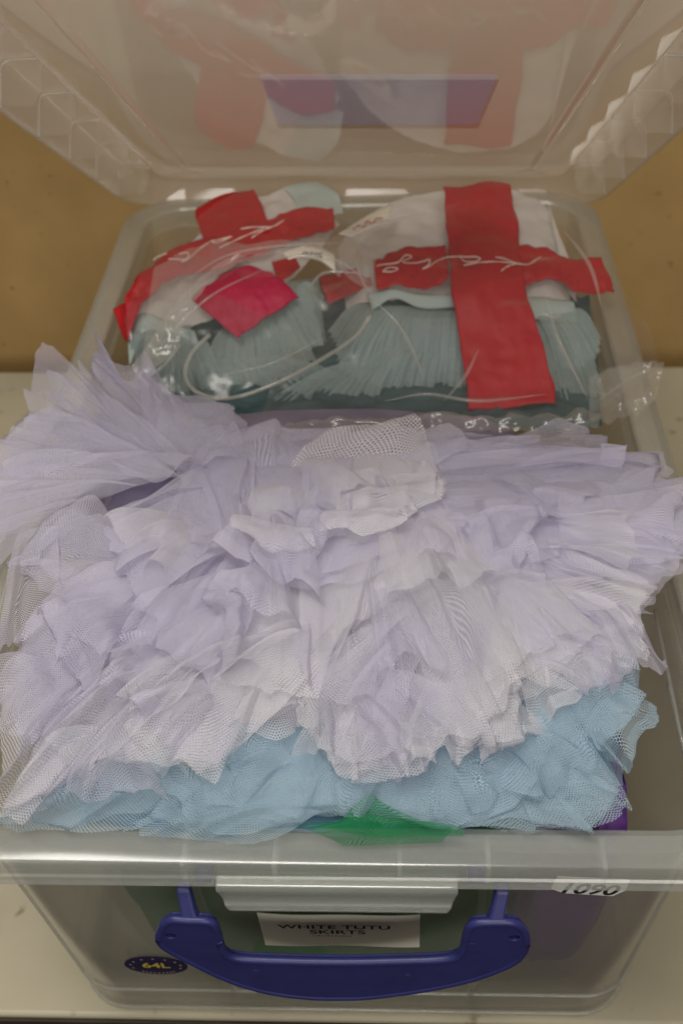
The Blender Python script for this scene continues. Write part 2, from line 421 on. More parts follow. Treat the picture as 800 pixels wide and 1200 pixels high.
# handle
HY = -0.0065
def h3(px, py, y=HY): return at_y(px, py, y)
outl = [(188, 1078), (200, 1072), (222, 1073), (244, 1074), (256, 1080), (261, 1094), (266, 1110), (280, 1118), (340, 1121), (400, 1122), (460, 1121),
        (524, 1118), (537, 1109), (541, 1094), (546, 1081), (558, 1076), (580, 1075), (603, 1076), (616, 1084), (621, 1098), (617, 1113), (603, 1126),
        (570, 1140), (530, 1151), (480, 1160), (430, 1166), (400, 1167), (360, 1166), (310, 1159), (265, 1145), (225, 1126), (195, 1110), (182, 1097)]
P = np.array([h3(x, y) for x, y in outl])
Pc = np.vstack([P, P[:1]])
S = smooth_poly(np.vstack([P[-2:], P, P[:3]]), 260)
d0 = np.linalg.norm(S - P[0], axis=1).argmin(); 
S = smooth_poly(Pc, 200)[:-1]
c2 = S.mean(axis=0); tg_ = np.roll(S, -1, 0) - np.roll(S, 1, 0); nr_ = np.stack([-tg_[:, 2], tg_[:, 0] * 0, tg_[:, 0]], 1); nr_ /= np.linalg.norm(nr_, axis=1)[:, None]
area2 = np.sum(S[:, 0] * np.roll(S[:, 2], -1) - np.roll(S[:, 0], -1) * S[:, 2])
S = S + nr_ * (.0022 if area2 > 0 else -.0022)
def circ(c, r, k=20): return [np.array([c[0] + r * math.cos(2 * math.pi * i / k), HY, c[2] + r * math.sin(2 * math.pi * i / k)]) for i in range(k)]
hd = bpy.data.objects.new('handle', None)
cu = bpy.data.curves.new('handle', 'CURVE'); cu.dimensions = '2D'; cu.fill_mode = 'BOTH'; cu.extrude = 0.0022; cu.bevel_depth = 0.0006
for pts in (S, circ(h3(201, 1091), .0032), circ(h3(602, 1093), .0032)):
    sp = cu.splines.new('POLY'); sp.points.add(len(pts) - 1); sp.use_cyclic_u = True
    for q, p in zip(sp.points, pts): q.co = (p[0], p[2], 0, 1)
tmp = bpy.data.objects.new('tmp', cu); COL.objects.link(tmp)
bpy.context.view_layer.update()
me0 = bpy.data.meshes.new_from_object(tmp.evaluated_get(bpy.context.evaluated_depsgraph_get()))
vv = [(q.co.x, HY - q.co.z, q.co.y) for q in me0.vertices]; ff = [tuple(p.vertices) for p in me0.polygons]
bpy.data.objects.remove(tmp); bpy.data.curves.remove(cu); bpy.data.meshes.remove(me0)
hd = obj('handle', vv, ff, NAVY, bx, smooth=False)
V, F = tube(np.vstack([S, S[:2]]) + np.array([0, -.0012, 0]), .0024, 10, caps=False)
obj('edge_bead', V, F, NAVY, hd)
for a, b in ((((204, 1036), (226, 1036)), ((212, 1077), (236, 1077))), (((577, 1038), (600, 1038)), ((568, 1078), (592, 1078)))):
    q = [h3(*a[0], .004), h3(*a[1], .004), h3(*b[0], HY), h3(*b[1], HY)]
    V = []
    for k in range(7):
        tt = k / 6; l = q[0] * (1 - tt) + q[2] * tt; r = q[1] * (1 - tt) + q[3] * tt
        wd = 1.0 + (.35 * max(0, tt - .75) / .25); c = (l + r) / 2; l = c + (l - c) * .72 * wd; r = c + (r - c) * .72 * wd
        for p, dy in ((l, -.0035), (r, -.0035), (r, .003), (l, .003)): V.append(p + np.array([0, dy, 0]))
    F = [(k * 4 + i, k * 4 + (i + 1) % 4, k * 4 + 4 + (i + 1) % 4, k * 4 + 4 + i) for k in range(6) for i in range(4)] + [(3, 2, 1, 0), (24, 25, 26, 27)]
    o = obj('hanger_arm', V, F, NAVY, hd, smooth=False); bevel(o, .0012, 2)
for px in (239, 557):
    p = h3(px, 1037, .003)
    V, F = tube([p + np.array([-.004, .004, .004]), p + np.array([.004, .004, .004])], .0050, 14)
    obj('pivot', V, F, NAVY, hd)
for px, py, r in ((478, 1145, 6), (553, 1110, 9), (300, 1140, 7)):
    p = h3(px, py, HY - .0028); V, F = tube([p + np.array([0, .001, 0]), p + np.array([0, -.0004, 0])], r * .00046, 20)
    obj('mould_mark', V, F, NAVY, hd, smooth=False)

# frame of the front wall, for things printed or stuck on it
wu = np.array([0, wall_y(.262) - wall_y(.036), .262 - .036]); wu /= np.linalg.norm(wu)
wx = np.array([1.0, 0, 0]); wn = np.cross(wx, wu)          # points to the camera
def wall_point(px, py, off=0.0):
    y = .04
    for _ in range(12):
        p = at_y(px, py, y); y = wall_y(p[2]) - off
    return at_y(px, py, y)
def text_mesh(name, body, size, org, ax, ay, mat, parent, bold=0.0, shear=0.0, spacing=1.0, sx=1.0, thick=0.00012, align='CENTER'):
    cu = bpy.data.curves.new(name, 'FONT'); cu.body = body; cu.size = size; cu.align_x = align; cu.align_y = 'CENTER'
    cu.offset = bold; cu.shear = shear; cu.space_character = spacing; cu.extrude = 0.0
    tmp = bpy.data.objects.new('tmp', cu); COL.objects.link(tmp)
    bpy.context.view_layer.update()
    me = bpy.data.meshes.new_from_object(tmp.evaluated_get(bpy.context.evaluated_depsgraph_get()))
    an = np.cross(ax, ay)
    vs = [np.asarray(org) + ax * (q.co.x * sx) + ay * q.co.y + an * (q.co.z + thick) for q in me.vertices]
    fs = [tuple(p.vertices) for p in me.polygons]
    bpy.data.objects.remove(tmp); bpy.data.curves.remove(cu); bpy.data.meshes.remove(me)
    return obj(name, vs, fs, mat, parent, smooth=False)

# oval capacity badge printed on the wall
bc = wall_point(183, 1131, .0006)
def ell(c, a, b, ax, ay, an, h, k=48):
    V = [c + ax * a * math.cos(2 * math.pi * i / k) + ay * b * math.sin(2 * math.pi * i / k) for i in range(k)]
    V2 = [p + an * h for p in V]
    F = [tuple(range(k - 1, -1, -1)), tuple(range(k, 2 * k))] + [(i, (i + 1) % k, k + (i + 1) % k, k + i) for i in range(k)]
    return V + V2, F
BA, BB = .0200, .0160
V, F = ell(bc, BA, BB, wx, wu, wn, .0003)
bd = obj('capacity_badge', V, F, BADGE, bx, smooth=False)
text_mesh('lettering', '64L', .0118, bc + wn * .0004 + wu * .0004, wx, wu, GOLD, bd, bold=.0003, sx=1.0)
V = []; F = []
for i in range(9):
    a = math.radians(200 - i * 220 / 8); c = bc + wx * (BA * .80) * math.cos(a) + wu * (BB * .76) * math.sin(a) + wn * .0005
    b0 = len(V)
    for k in range(10):
        r = .0013 if k % 2 == 0 else .00055
        V.append(c + wx * r * math.sin(k * math.pi / 5) + wu * r * math.cos(k * math.pi / 5))
    V.append(c); F += [(b0 + 10, b0 + (k + 1) % 10, b0 + k) for k in range(10)]
obj('star_ring', V, F, PALEY, bd, smooth=False)
V = []; F = []
for i in range(9):                        # the worn, unreadable line of small letters along the bottom
    a = math.radians(232 + i * 76 / 8); c = bc + wx * (BA * .80) * math.cos(a) + wu * (BB * .80) * math.sin(a) + wn * .0005
    b0 = len(V); V += [c + wx * dx + wu * dz for dx, dz in ((-.0006, -.0009), (.0005, -.0009), (.0006, .0007), (-.0003, .0009))]
    F.append((b0, b0 + 1, b0 + 2, b0 + 3))
obj('small_print', V, F, PALEY, bd, smooth=False)

# paper label in front of the wall
la = wall_point(301, 1070, .003); lb = wall_point(492, 1072, .003)
lx = (lb - la) / np.linalg.norm(lb - la); lyv = wu - lx * (wu @ lx); lyv /= np.linalg.norm(lyv); ln = np.cross(lx, lyv)
LW = np.linalg.norm(lb - la)
lt = thing('paper_label', 'white printed paper label on the box front above the navy handle', 'label', tuple(la - lyv * .05))
V = []; K = 14
for i in range(K):
    for j in range(K):
        u = i / (K - 1); w = j / (K - 1)
        V.append(la + lx * LW * u - lyv * .050 * w + ln * (.0012 * math.sin(3.1 * u) * (1 - w) + .0004 * math.sin(9 * u)))
nb = len(V); V += [p - ln * .0004 for p in V]
F = grid_faces(K, K) + [tuple(reversed(q)) for q in grid_faces(K, K, base=nb)]
obj('paper', V, F, PAPER, lt)
tcn = la + lx * (LW * .47) - lyv * .0125 + ln * .0028
text_mesh('lettering', 'WHITE TUTU', .0080, tcn, lx, lyv, INK, lt, bold=.00019, sx=1.28, spacing=1.05)
text_mesh('lettering', 'SKIRTS', .0080, tcn - lyv * .0076 + lx * .0015, lx, lyv, INK, lt, bold=.00019, sx=1.28, spacing=1.05)
V = []; F = []; rr = random.Random(4); x = -.0135
while x < .0095:
    w = rr.uniform(.0007, .0016); hgt = rr.uniform(.0008, .0015); c = tcn - lyv * .0142 + lx * x; b0 = len(V)
    V += [c, c + lx * w, c + lx * w + lyv * hgt, c + lyv * hgt]; F.append((b0, b0 + 1, b0 + 2, b0 + 3)); x += w + rr.uniform(.0005, .001)
obj('small_print', V, F, INK, lt, smooth=False)

# lot sticker tucked under the rim
tg = wall_point(686, 1043, .0); ty = .010
p0 = at_y(646, 1046, ty); p1 = at_y(727, 1050, ty)
sx_ = (p1 - p0) / np.linalg.norm(p1 - p0); su = np.array([0, -.06, .99]); su -= sx_ * (su @ sx_); su /= np.linalg.norm(su); sn = np.cross(sx_, su)
SWd = np.linalg.norm(p1 - p0)
st = thing('lot_sticker', 'small white numbered lot sticker under the box rim at right', 'sticker', tuple(p0))
K = 8; V = []
base = p0
corner = [(0.006, 0), (SWd - .004, -.0006), (SWd + .001, .006), (SWd + .001, .017), (0, .017), (-.001, .004)]
V = [base + sx_ * a + su * b for a, b in corner]; nb = len(V); V += [p - sn * .0004 for p in V]
F = [tuple(range(nb)), tuple(range(2 * nb - 1, nb - 1, -1))] + [(i, i + nb, (i + 1) % nb + nb, (i + 1) % nb) for i in range(nb)]
obj('backing', V, F, STICK, st, smooth=False)
text_mesh('number', '1090', .0150, base + sx_ * SWd * .48 + su * .0052, sx_, su, INK, st, bold=.0004, shear=.25, sx=.98)

# ------------------------------------------------------------------ the lid, leaning forward over the box from its back rim
LO = np.array([0, .722, .262]); LE = np.array([-0.0, -.8131, .5822]); LN = np.array([0, .5822, .8131]); LX = np.array([1.0, 0, 0])
# a little twist: the lid stands slightly askew
tw = -0.035
LXt = LX * math.cos(tw) + LE * math.sin(tw) * 0 + np.array([0, 0, 1]) * math.sin(tw) * .6; LXt /= np.linalg.norm(LXt)
LEt = LE - LXt * (LE @ LXt); LEt /= np.linalg.norm(LEt); LNt = np.cross(LXt, LEt)
if LNt[2] < 0: LNt = -LNt
def lidp(x, l, n): return LO + LXt * x + LEt * l + LNt * n
ld = thing('box_lid', 'clear ribbed plastic lid leaning open over the back of the box', 'lid', tuple(LO))
def lid_loop(ins, n, r, k=8):
    return [lidp(p[0], p[1], n) for p in rrect(.226 - ins, ins, .715 - ins, max(r, .004), 0, k)]
lprof = [(-.001, 0, .055), (0, .004, .055), (.0005, .026, .054), (.0035, .0310, .053), (.024, .0325, .036), (.0280, .0315, .034), (.0310, .0290, .032),
         (.0370, .0195, .029), (.0400, .0180, .027), (.0680, .0180, .025), (.0700, .0160, .024), (.0725, .0158, .022), (.0745, .0178, .020), (.0760, .0180, .019)]
o = loops_obj('skirt', [lid_loop(*q) for q in lprof], PPL, ld)
md = o.modifiers.new('edge', 'EDGE_SPLIT'); md.split_angle = math.radians(40)
pl = [lid_loop(.0760, .0180, .019)]
obj('panel', pl[0], [tuple(range(len(pl[0])))], PPL, ld, smooth=False)
V, F = tube([np.array(p) for p in lid_loop(-.001, 0, .055)] + [np.array(lid_loop(-.001, 0, .055)[0])], .0012, 6, caps=False)
obj('skirt_bead', V, F, PPR, ld)
def rib_geo(sg, l):
    pts = [(.2255, .001), (.2250, .025), (.2225, .0305), (.216, .0325), (.1995, .0330), (.1995, .020), (.2015, .001)]
    pts = [(.2255, .0015), (.2248, .026), (.2225, .0310), (.2170, .0324), (.2045, .0330), (.1985, .0322), (.1975, .0120), (.2035, .0015)]
    V = [lidp(sg * x, l - .0008, n) for x, n in pts] + [lidp(sg * x, l + .0008, n) for x, n in pts]; k = len(pts)
    F = [tuple(range(k)), tuple(range(2 * k - 1, k - 1, -1))] + [(i, i + k, (i + 1) % k + k, (i + 1) % k) for i in range(k)]
    return V, F
for sg in (-1, 1):
    for k in range(8):
        l = .050 + .0805 * k
        V, F = rib_geo(sg, l)
        r_ = obj('rib', V, F, PPC, ld, smooth=False)
        e = smooth_poly(np.array([lidp(sg * x, l, n) for x, n in ((.2256, .0005), (.2250, .012), (.2245, .024), (.2225, .0285), (.2175, .0302), (.208, .0307), (.1985, .0310))]), 40)
        V, F = tube(e, .0010, 6); obj('rib_edge', V, F, FILMH, r_)
# blue printed label on the outer face of the lid
def lid_hit(px, py, n):
    d = ray(px, py); p0 = lidp(0, 0, n); tt = ((p0 - CAM) @ LNt) / (d @ LNt); return CAM + d * tt
q = [lid_hit(305, 88, .0200), lid_hit(583, 88, .0200), lid_hit(559, 146, .0200), lid_hit(325, 146, .0200)]
V = q + [p + LNt * .0004 for p in q]
tag(obj('blue_label', V, [(3, 2, 1, 0), (4, 5, 6, 7), (0, 1, 5, 4), (1, 2, 6, 5), (2, 3, 7, 6), (3, 0, 4, 7)], BLUEL, smooth=False, loc=q[3]),
    'faded blue rectangular label stuck on the outside of the lid', 'label')

# ------------------------------------------------------------------ soft things: lofted sheets of cloth, net and film
ZR = [380, 430, 500, 560, 620, 680, 740, 800, 860, 900, 940, 975]
ZV = [.330, .322, .306, .322, .334, .338, .337, .331, .319, .309, .296, .286]
def zh(py): return float(np.interp(py, ZR, ZV))
def zc(py): return float(np.interp(py, [215, 260, 310, 345, 400, 490], [.313, .307, .300, .293, .272, .243]))
def pts3(L, zf, dz):
    out = []
    for p in L:
        z = p[2] if len(p) > 2 else zf(p[1]) + dz
        out.append(at(p[0], p[1], z))
    return np.array(out)
def zigzag(s, count, rs, lo=0.35):
    w = rs.uniform(0.25, 1.8, count + 1); k = np.r_[0, np.cumsum(w)]; k /= k[-1]
    v = np.array([(1 if i % 2 else -1) * rs.uniform(lo, 1.0) for i in range(len(k))])
    return np.interp(s, k, v), k, v
def soft(a, r):                          # rounds the creases a little along the hem
    if r < 1: return a
    k = np.hanning(2 * r + 3)[1:-1]; k /= k.sum()
    p = np.pad(a, ((r, r), (0, 0)), mode='edge'); out = 0
    for i in range(2 * r + 1): out = out + k[i] * p[i:i + len(a)]
    return out
def sheet(name, mat, parent, apex, hem, pleats=9, amp=.006, seed=1, n=None, m=34, bulge=.006, jit=.05, zf=zh, da=-.004, dh=.006,
          crease=.0026, cs=20, smooth_hem=False, uvrot=None, extra_dz=0.0, pw=0.8, fold=0.0, lap=0.62, dens=.62, rnd=3):
    """gathered net: a loft from a gathered apex line to a free hem; knife pleats that lap over each other run between them"""
    rs = np.random.RandomState(seed)
    pleats = max(3, int(round(pleats * dens)))
    A0 = pts3(apex, zf, da + extra_dz); B0 = pts3(hem, zf, dh + extra_dz)
    hl = np.linalg.norm(np.diff(B0, axis=0), axis=1).sum()
    if n is None: n = int(min(420, max(70, hl / .0013, pleats * 9)))
    KK = 400
    A0 = resample(A0, KK); B0 = smooth_poly(B0, KK) if smooth_hem else resample(B0, KK)
    gs = np.linspace(0, 1, KK)
    pick = lambda C, q: np.stack([np.interp(q, gs, C[:, k]) for k in range(3)], -1)
    s = np.linspace(0, 1, n)[:, None] * np.ones((1, m)); t = np.linspace(0, 1 + fold, m)[None, :] * np.ones((n, 1))
    sw = np.clip(s + .045 * vnoise(s * 3 + 5, t * 2.0, seed + 3) * t, 0, 1)
    g, kn, kv = zigzag(sw, pleats, rs)
    # lap: the sheet runs forward and back along the hem
    sp = 1.0 / pleats
    off = np.array([(1 if i % 2 else -1) * rs.uniform(0, 1.0) ** 1.5 for i in range(len(kn))]) * lap * sp
    off[0] = off[-1] = 0
    pos = soft(np.clip(np.interp(sw, kn, kn + off), 0, 1), rnd + 1)
    g2, _, _ = zigzag(np.clip(s + .06 * vnoise(s * 2, t * 2 + 9, seed + 8), 0, 1), int(pleats * 2.1) + 1, rs)
    fade2 = np.clip(vnoise(s * 3 + 2, t * 1.5 + 4, seed + 9) + .5, 0, 1)
    g3, _, _ = zigzag(np.clip(s + .02 * vnoise(s * 4 + 1, t * 2 + 3, seed + 12), 0, 1), pleats * 7 + 3, rs)
    gg = soft(g + .30 * g2 * fade2, rnd) + .10 * g3 * np.clip(vnoise(s * 5, t * 2, seed + 13) + .6, 0, 1)
    tb = np.where(t <= 1, t, 2 - t)
    ext = 1 + .6 * jit * gg * tb ** 2 + (.03 * vnoise(s * 15, t * 0 + 1, seed + 14) + .008 * vnoise(s * 37, t * 0 + 2, seed + 15)) * tb ** 3 + .08 * vnoise(s * 3.3, t * 0 + 3, seed + 5) * tb ** 2
    tt = tb * ext
    PA = pick(A0, pos); PB = pick(B0, pos)
    mean_l = np.linalg.norm(PB - PA, axis=-1).mean()
    P = PA * (1 - tt[..., None]) + PB * tt[..., None]
    P[..., 2] += bulge * np.sin(np.pi * np.clip(tb, 0, 1))
    ee = np.stack([pick(A0, np.linspace(0, 1, 40)), pick(B0, np.linspace(0, 1, 40))], 1)
    nn = np.cross(np.gradient(ee, axis=0), np.gradient(ee, axis=1)).mean(axis=(0, 1)); nn /= np.linalg.norm(nn) + 1e-12
    if nn @ np.array([0, -.45, .9]) < 0: nn = -nn
    disp = amp * gg * np.clip(tb, 0, 1) ** pw
    disp = disp + crease * ridged(s * hl * cs + 7, t * mean_l * cs + 3, seed + 20) * (0.4 + tb)
    disp = disp + crease * 1.3 * ridged(s * hl * 9 + 2, t * mean_l * 9 + 8, seed + 25, 2) * tb
    disp = disp + 1.9 * amp * vnoise(s * 3.2, t * 2.4, seed + 33) * tb
    disp = disp - np.where(t > 1, .0016 + .004 * (t - 1), 0)
    P = P + nn * disp[..., None]
    a0 = rs.uniform(0, math.pi) if uvrot is None else uvrot
    js = np.linalg.norm(np.diff(P[:, int(m * .78):, :], axis=0), axis=-1).mean(axis=1)
    us = np.r_[0, np.cumsum(js)]
    jt = np.linalg.norm(np.diff(P, axis=1), axis=-1).mean(axis=0); vs = np.r_[0, np.cumsum(jt)]
    jc = np.linalg.norm(np.diff(P, axis=0), axis=-1).mean(axis=0); wj = .3 + .7 * np.clip(jc / jc[int(m * .78):].mean(), 0, 1.1)
    U = (us[:, None] - us[-1] / 2) * wj[None, :] + .002 * vnoise(s * 5, t * 4, seed + 40); Vv = vs[None, :] * np.ones((n, 1)) + .002 * vnoise(s * 5, t * 4, seed + 41)
    uv = np.stack([U * math.cos(a0) - Vv * math.sin(a0), U * math.sin(a0) + Vv * math.cos(a0)], -1).reshape(-1, 2)
    return obj(name, P.reshape(-1, 3), grid_faces(n, m), mat, parent, uv=uv)
def layers(k0, parent, mat, apex, hem, seed, shift=(0, -.004, -.003), mats=None, **kw):
    k = k0 + (1 if k0 == 2 and parent is not w1 else 0)
    for i in range(k):
        hm = [(p[0] + shift_px(seed, i, j), p[1] + shift_px(seed + 50, i, j)) + tuple(p[2:]) for j, p in enumerate(hem)]
        sheet('tulle_layer', (mats[i % len(mats)] if mats else mat), parent, apex, hm, seed=seed + 101 * i, extra_dz=-.0045 * i, **{'fold': (.26 if (seed + i) % 2 == 0 else 0.0), **kw})
def shift_px(seed, i, j):
    return random.Random(seed * 31 + i * 7 + j).uniform(-4, 4) if i == 0 else random.Random(seed * 31 + i * 7 + j).uniform(-16, 12)
GRP = 'lavender white tutu skirts heaped in the box'

# --- lower bundle of cloth inside the box, seen through its front wall
def bundle(name, mat, parent, x0, x1, y0, y1, z0, z1, seed, folds=9, amp=.006):
    n, m = 90, 28; V = []
    a = np.linspace(0, 2 * math.pi, n, endpoint=False)[:, None] * np.ones((1, m)); h = np.linspace(0, 1, m)[None, :] * np.ones((n, 1))
    e = 0.55
    cx = np.sign(np.cos(a)) * np.abs(np.cos(a)) ** e; sy = np.sign(np.sin(a)) * np.abs(np.sin(a)) ** e
    cap = np.clip(np.sin(np.pi * h), 0, 1) ** .2
    k = cap * (1 + .06 * vnoise(a * 3, h * 4, seed))
    X = (x0 + x1) / 2 + (x1 - x0) / 2 * cx * k; Y = (y0 + y1) / 2 + (y1 - y0) / 2 * sy * k
    Z = z0 + (z1 - z0) * h
    rip = amp * ridged(a * folds / 4, h * 1.6, seed + 4) * cap
    X = X + rip * np.cos(a); Y = Y + rip * np.sin(a)
    Pt = np.stack([X, Y, Z], -1).reshape(-1, 3)
    F = grid_faces(n, m, closed_n=True)
    uv = np.stack([a * .05, h * (z1 - z0)], -1).reshape(-1, 2)
    return obj(name, Pt, F, mat, parent, uv=uv)

g_ = thing('green_tutu', 'bright green net tutu under the blue net, its tip showing at the front rim', 'tutu', (0, .1, .03))
bundle('folded_skirt', GREENC, g_, -.140, .106, .046, .150, .030, .272, 3)
p_ = thing('purple_costume', 'folded purple satin costume in the right front corner of the box', 'costume', (.15, .12, .03))
bundle('folded_satin', PURPLE, p_,   .100, .160, .050, .150, .040, .288, 5, folds=6, amp=.004)
l_ = thing('white_tutu', 'folded white tutu at the bottom of the box beneath the coloured ones', 'tutu', (0, .2, .01))
bundle('folded_skirt', principled('packed_white_net', (.70, .67, .57), .9, .1, var=.2, scale=30, transl=.2), l_, -.165, .165, .072, .62, .008, .085, 11, folds=12, amp=.005)
bundle('folded_skirt', principled('packed_lavender_net', (.36, .32, .42), .9, .1, var=.3, scale=30, transl=.2), l_, -.178, .172, .165, .40, .08, .290, 12, folds=14, amp=.007)

# --- lavender heap
w1 = thing('tutu_skirt', 'lavender tutu skirt spilling over the left rim onto the table side', 'tutu skirt', tuple(at(120, 560, .27)), GRP)
w2 = thing('tutu_skirt', 'lavender tutu skirt with short folded ruffles at the centre back, touching the left bag', 'tutu skirt', tuple(at(400, 590, .29)), GRP)
w3 = thing('tutu_skirt', 'long flat pleated lavender tutu skirt fanning to the right rim beneath the larger bag', 'tutu skirt', tuple(at(640, 580, .28)), GRP)
w4 = thing('tutu_skirt', 'widest white tutu skirt with a jagged hem over blue net at the right front', 'tutu skirt', tuple(at(560, 740, .29)), GRP)
w5 = thing('tutu_skirt', 'white tutu skirt fanning down to the left front corner over the darker blue net', 'tutu skirt', tuple(at(160, 780, .29)), GRP)

# inner, denser layers that fill the heap, coloured dark as its shade
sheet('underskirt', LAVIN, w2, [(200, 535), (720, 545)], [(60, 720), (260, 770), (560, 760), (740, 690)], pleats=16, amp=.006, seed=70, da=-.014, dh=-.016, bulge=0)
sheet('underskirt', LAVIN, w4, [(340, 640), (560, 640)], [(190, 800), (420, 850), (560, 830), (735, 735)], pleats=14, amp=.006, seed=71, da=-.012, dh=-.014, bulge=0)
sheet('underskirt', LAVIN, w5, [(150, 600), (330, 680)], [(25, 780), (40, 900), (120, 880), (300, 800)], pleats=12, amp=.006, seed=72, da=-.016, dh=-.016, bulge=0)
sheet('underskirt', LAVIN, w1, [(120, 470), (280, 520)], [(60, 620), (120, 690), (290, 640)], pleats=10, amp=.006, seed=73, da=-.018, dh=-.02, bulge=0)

# back left sheets
K1 = dict(pleats=7, amp=.006, jit=.03)
K1 = dict(pleats=9, amp=.008, jit=.10)
layers(1, w1, LAV, [(120, 520), (215, 540)], [(40, 500), (45, 460), (60, 424), (85, 432), (100, 450), (150, 480)], 201, **K1)
layers(1, w1, LAV, [(150, 545), (225, 545)], [(60, 500), (62, 436), (95, 445), (130, 470)], 203, **K1)
layers(2, w1, LAV, [(150, 520), (240, 540)], [(94, 448), (106, 403), (128, 420), (150, 432), (172, 440)], 205, **K1)
layers(1, w1, LAV, [(150, 530), (215, 548)], [(10, 575), (5, 530), (20, 485), (42, 470), (90, 480)], 207, **K1)
layers(2, w1, LAV, [(140, 560), (215, 558)], [(-40, 650), (-45, 590), (-10, 540), (25, 500), (70, 490)], 209, pleats=9, amp=.007, jit=.06)
layers(1, w1, LAV, [(100, 590), (190, 560)], [(-20, 660), (-25, 600), (0, 560), (30, 540)], 211, pleats=7, amp=.006, jit=.06)
layers(2, w1, LAV, [(170, 530), (230, 558)], [(160, 430), (190, 452), (235, 462), (262, 480), (286, 504), (272, 535)], 213, pleats=6, amp=.005, jit=.05)
layers(1, w1, LAV, [(150, 500), (260, 530)], [(120, 440), (160, 450), (200, 470), (240, 500)], 215, pleats=6, amp=.005, jit=.05)
layers(1, w1, LAV, [(170, 520), (262, 552)], [(20, 540), (60, 552), (110, 540), (160, 545), (185, 560)], 217, pleats=7, amp=.006, jit=.04, dh=.012)
layers(2, w1, LAV, [(160, 640), (200, 690)], [(95, 585), (68, 606), (12, 650), (35, 668), (80, 690), (118, 730)], 221, pleats=6, amp=.005, jit=.04, dh=.008)
layers(2, w1, LAV, [(258, 548), (292, 640)], [(182, 568), (150, 590), (117, 606), (128, 640), (141, 660), (141, 695), (170, 720)], 225, pleats=7, amp=.005, jit=.04, dh=.012)
layers(1, w1, LAV, [(20, 620), (70, 615)], [(-10, 760), (20, 740), (50, 720), (75, 700)], 229, pleats=5, amp=.004, jit=.05)

# centre back ruffles
layers(2, w2, LAV, [(250, 575), (480, 570)], [(215, 545), (235, 515), (290, 506), (350, 514), (420, 520), (520, 515), (560, 530)], 297, pleats=14, amp=.005, jit=.10, dh=.002)
layers(2, w2, LAV, [(200, 545), (300, 535), (420, 530)], [(255, 640), (265, 590), (300, 600), (345, 622), (372, 600), (400, 610)], 301, pleats=9, amp=.006, jit=.06, dh=.008)
layers(2, w2, LAVW, [(330, 535), (500, 525)], [(392, 602), (398, 585), (440, 588), (480, 582), (523, 576), (505, 540)], 305, pleats=7, amp=.006, jit=.05, dh=.014)
layers(2, w2, LAVW, [(300, 560), (470, 560)], [(285, 622), (330, 624), (380, 628), (440, 618), (476, 610), (465, 590)], 309, pleats=8, amp=.006, jit=.05, dh=.009)
layers(2, w2, LAV, [(290, 585), (500, 590)], [(268, 610), (285, 640), (320, 668), (370, 676), (430, 668), (500, 650), (545, 620)], 313, pleats=10, amp=.006, jit=.06, dh=.006)
sheet('tulle_tip', TIP, w2, [(335, 552, .322), (505, 545, .320)], [(362, 514, .324), (385, 499, .326), (440, 493, .328), (484, 489, .328), (496, 505, .326), (503, 533, .322)],
      pleats=3, amp=.002, seed=321, bulge=.004, jit=.02, uvrot=.4)

for ap, hm, sd in (([(396, 580), (520, 562)], [(392, 604), (440, 596), (523, 580)], 331), ([(380, 600), (470, 596)], [(372, 622), (420, 626), (478, 614)], 332), ([(275, 602), (360, 620)], [(268, 622), (310, 640), (372, 640)], 333)):
    sheet('tulle_layer', LAVW, w2, ap, hm, pleats=4, amp=.003, seed=sd, dh=.016, da=.012, fold=.9, dens=1.0, lap=.2, m=24, crease=.001, jit=.03)
# long right-hand sheets
K3 = dict(amp=.005, jit=.03, dens=.42, lap=.6)
layers(2, w3, LAV, [(430, 520), (470, 560)], [(560, 512), (660, 522), (715, 527), (760, 536)], 401, pleats=9, amp=.004, jit=.06, dens=.42, lap=.6)
layers(2, w3, LAV, [(430, 545), (480, 590)], [(700, 526), (765, 530), (785, 552), (790, 580), (700, 600), (660, 598)], 405, pleats=12, **K3)
layers(2, w3, LAV, [(440, 580), (500, 620)], [(720, 560), (700, 590), (672, 606), (600, 612), (560, 616)], 409, pleats=8, amp=.006, jit=.05, dh=.010, dens=.42, lap=.6)
layers(2, w3, LAV, [(470, 600), (520, 650)], [(815, 590), (800, 620), (792, 650), (785, 690), (700, 690), (620, 680)], 413, pleats=13, amp=.006, jit=.04, dens=.42, lap=.6)
layers(2, w3, LAV, [(520, 625), (560, 650)], [(800, 570), (805, 600), (800, 640), (760, 655)], 417, pleats=8, amp=.005, jit=.04, dens=.42, lap=.6)

# big front right skirt
layers(3, w4, LAVW, [(480, 660), (600, 630)], [(772, 700), (745, 742), (735, 765), (700, 752), (660, 752), (640, 765), (600, 790), (560, 800)], 501, pleats=15, amp=.006, jit=.07, dh=.010, mats=[LAVW, LAV, LAV])
layers(2, w4, LAVW, [(350, 650), (430, 640), (520, 628), (610, 628)], [(352, 800), (366, 850), (395, 900), (440, 893), (490, 878), (520, 845), (550, 862), (578, 840), (583, 805), (605, 790), (645, 800), (700, 755), (745, 745), (772, 695)],
       505, pleats=26, amp=.008, jit=.07, dh=.010, m=60, mats=[LAVW, LAV, LAVW], fold=0.0, lap=.7)
layers(1, w4, LAVW, [(440, 690), (560, 670)], [(520, 850), (545, 865), (582, 838), (612, 800), (590, 760)], 506, pleats=7, amp=.007, jit=.06, dh=.013)
layers(1, w4, LAVW, [(390, 690), (540, 680)], [(500, 870), (492, 880), (470, 895), (420, 905), (395, 900), (372, 850), (362, 810)], 509, pleats=8, amp=.006, jit=.07, dh=.009, mats=[LAVW, LAVW, LAV])
layers(2, w4, LAVW, [(520, 800), (580, 780)], [(560, 868), (590, 880), (612, 876), (615, 845)], 513, pleats=4, amp=.005, jit=.07, dh=.012)
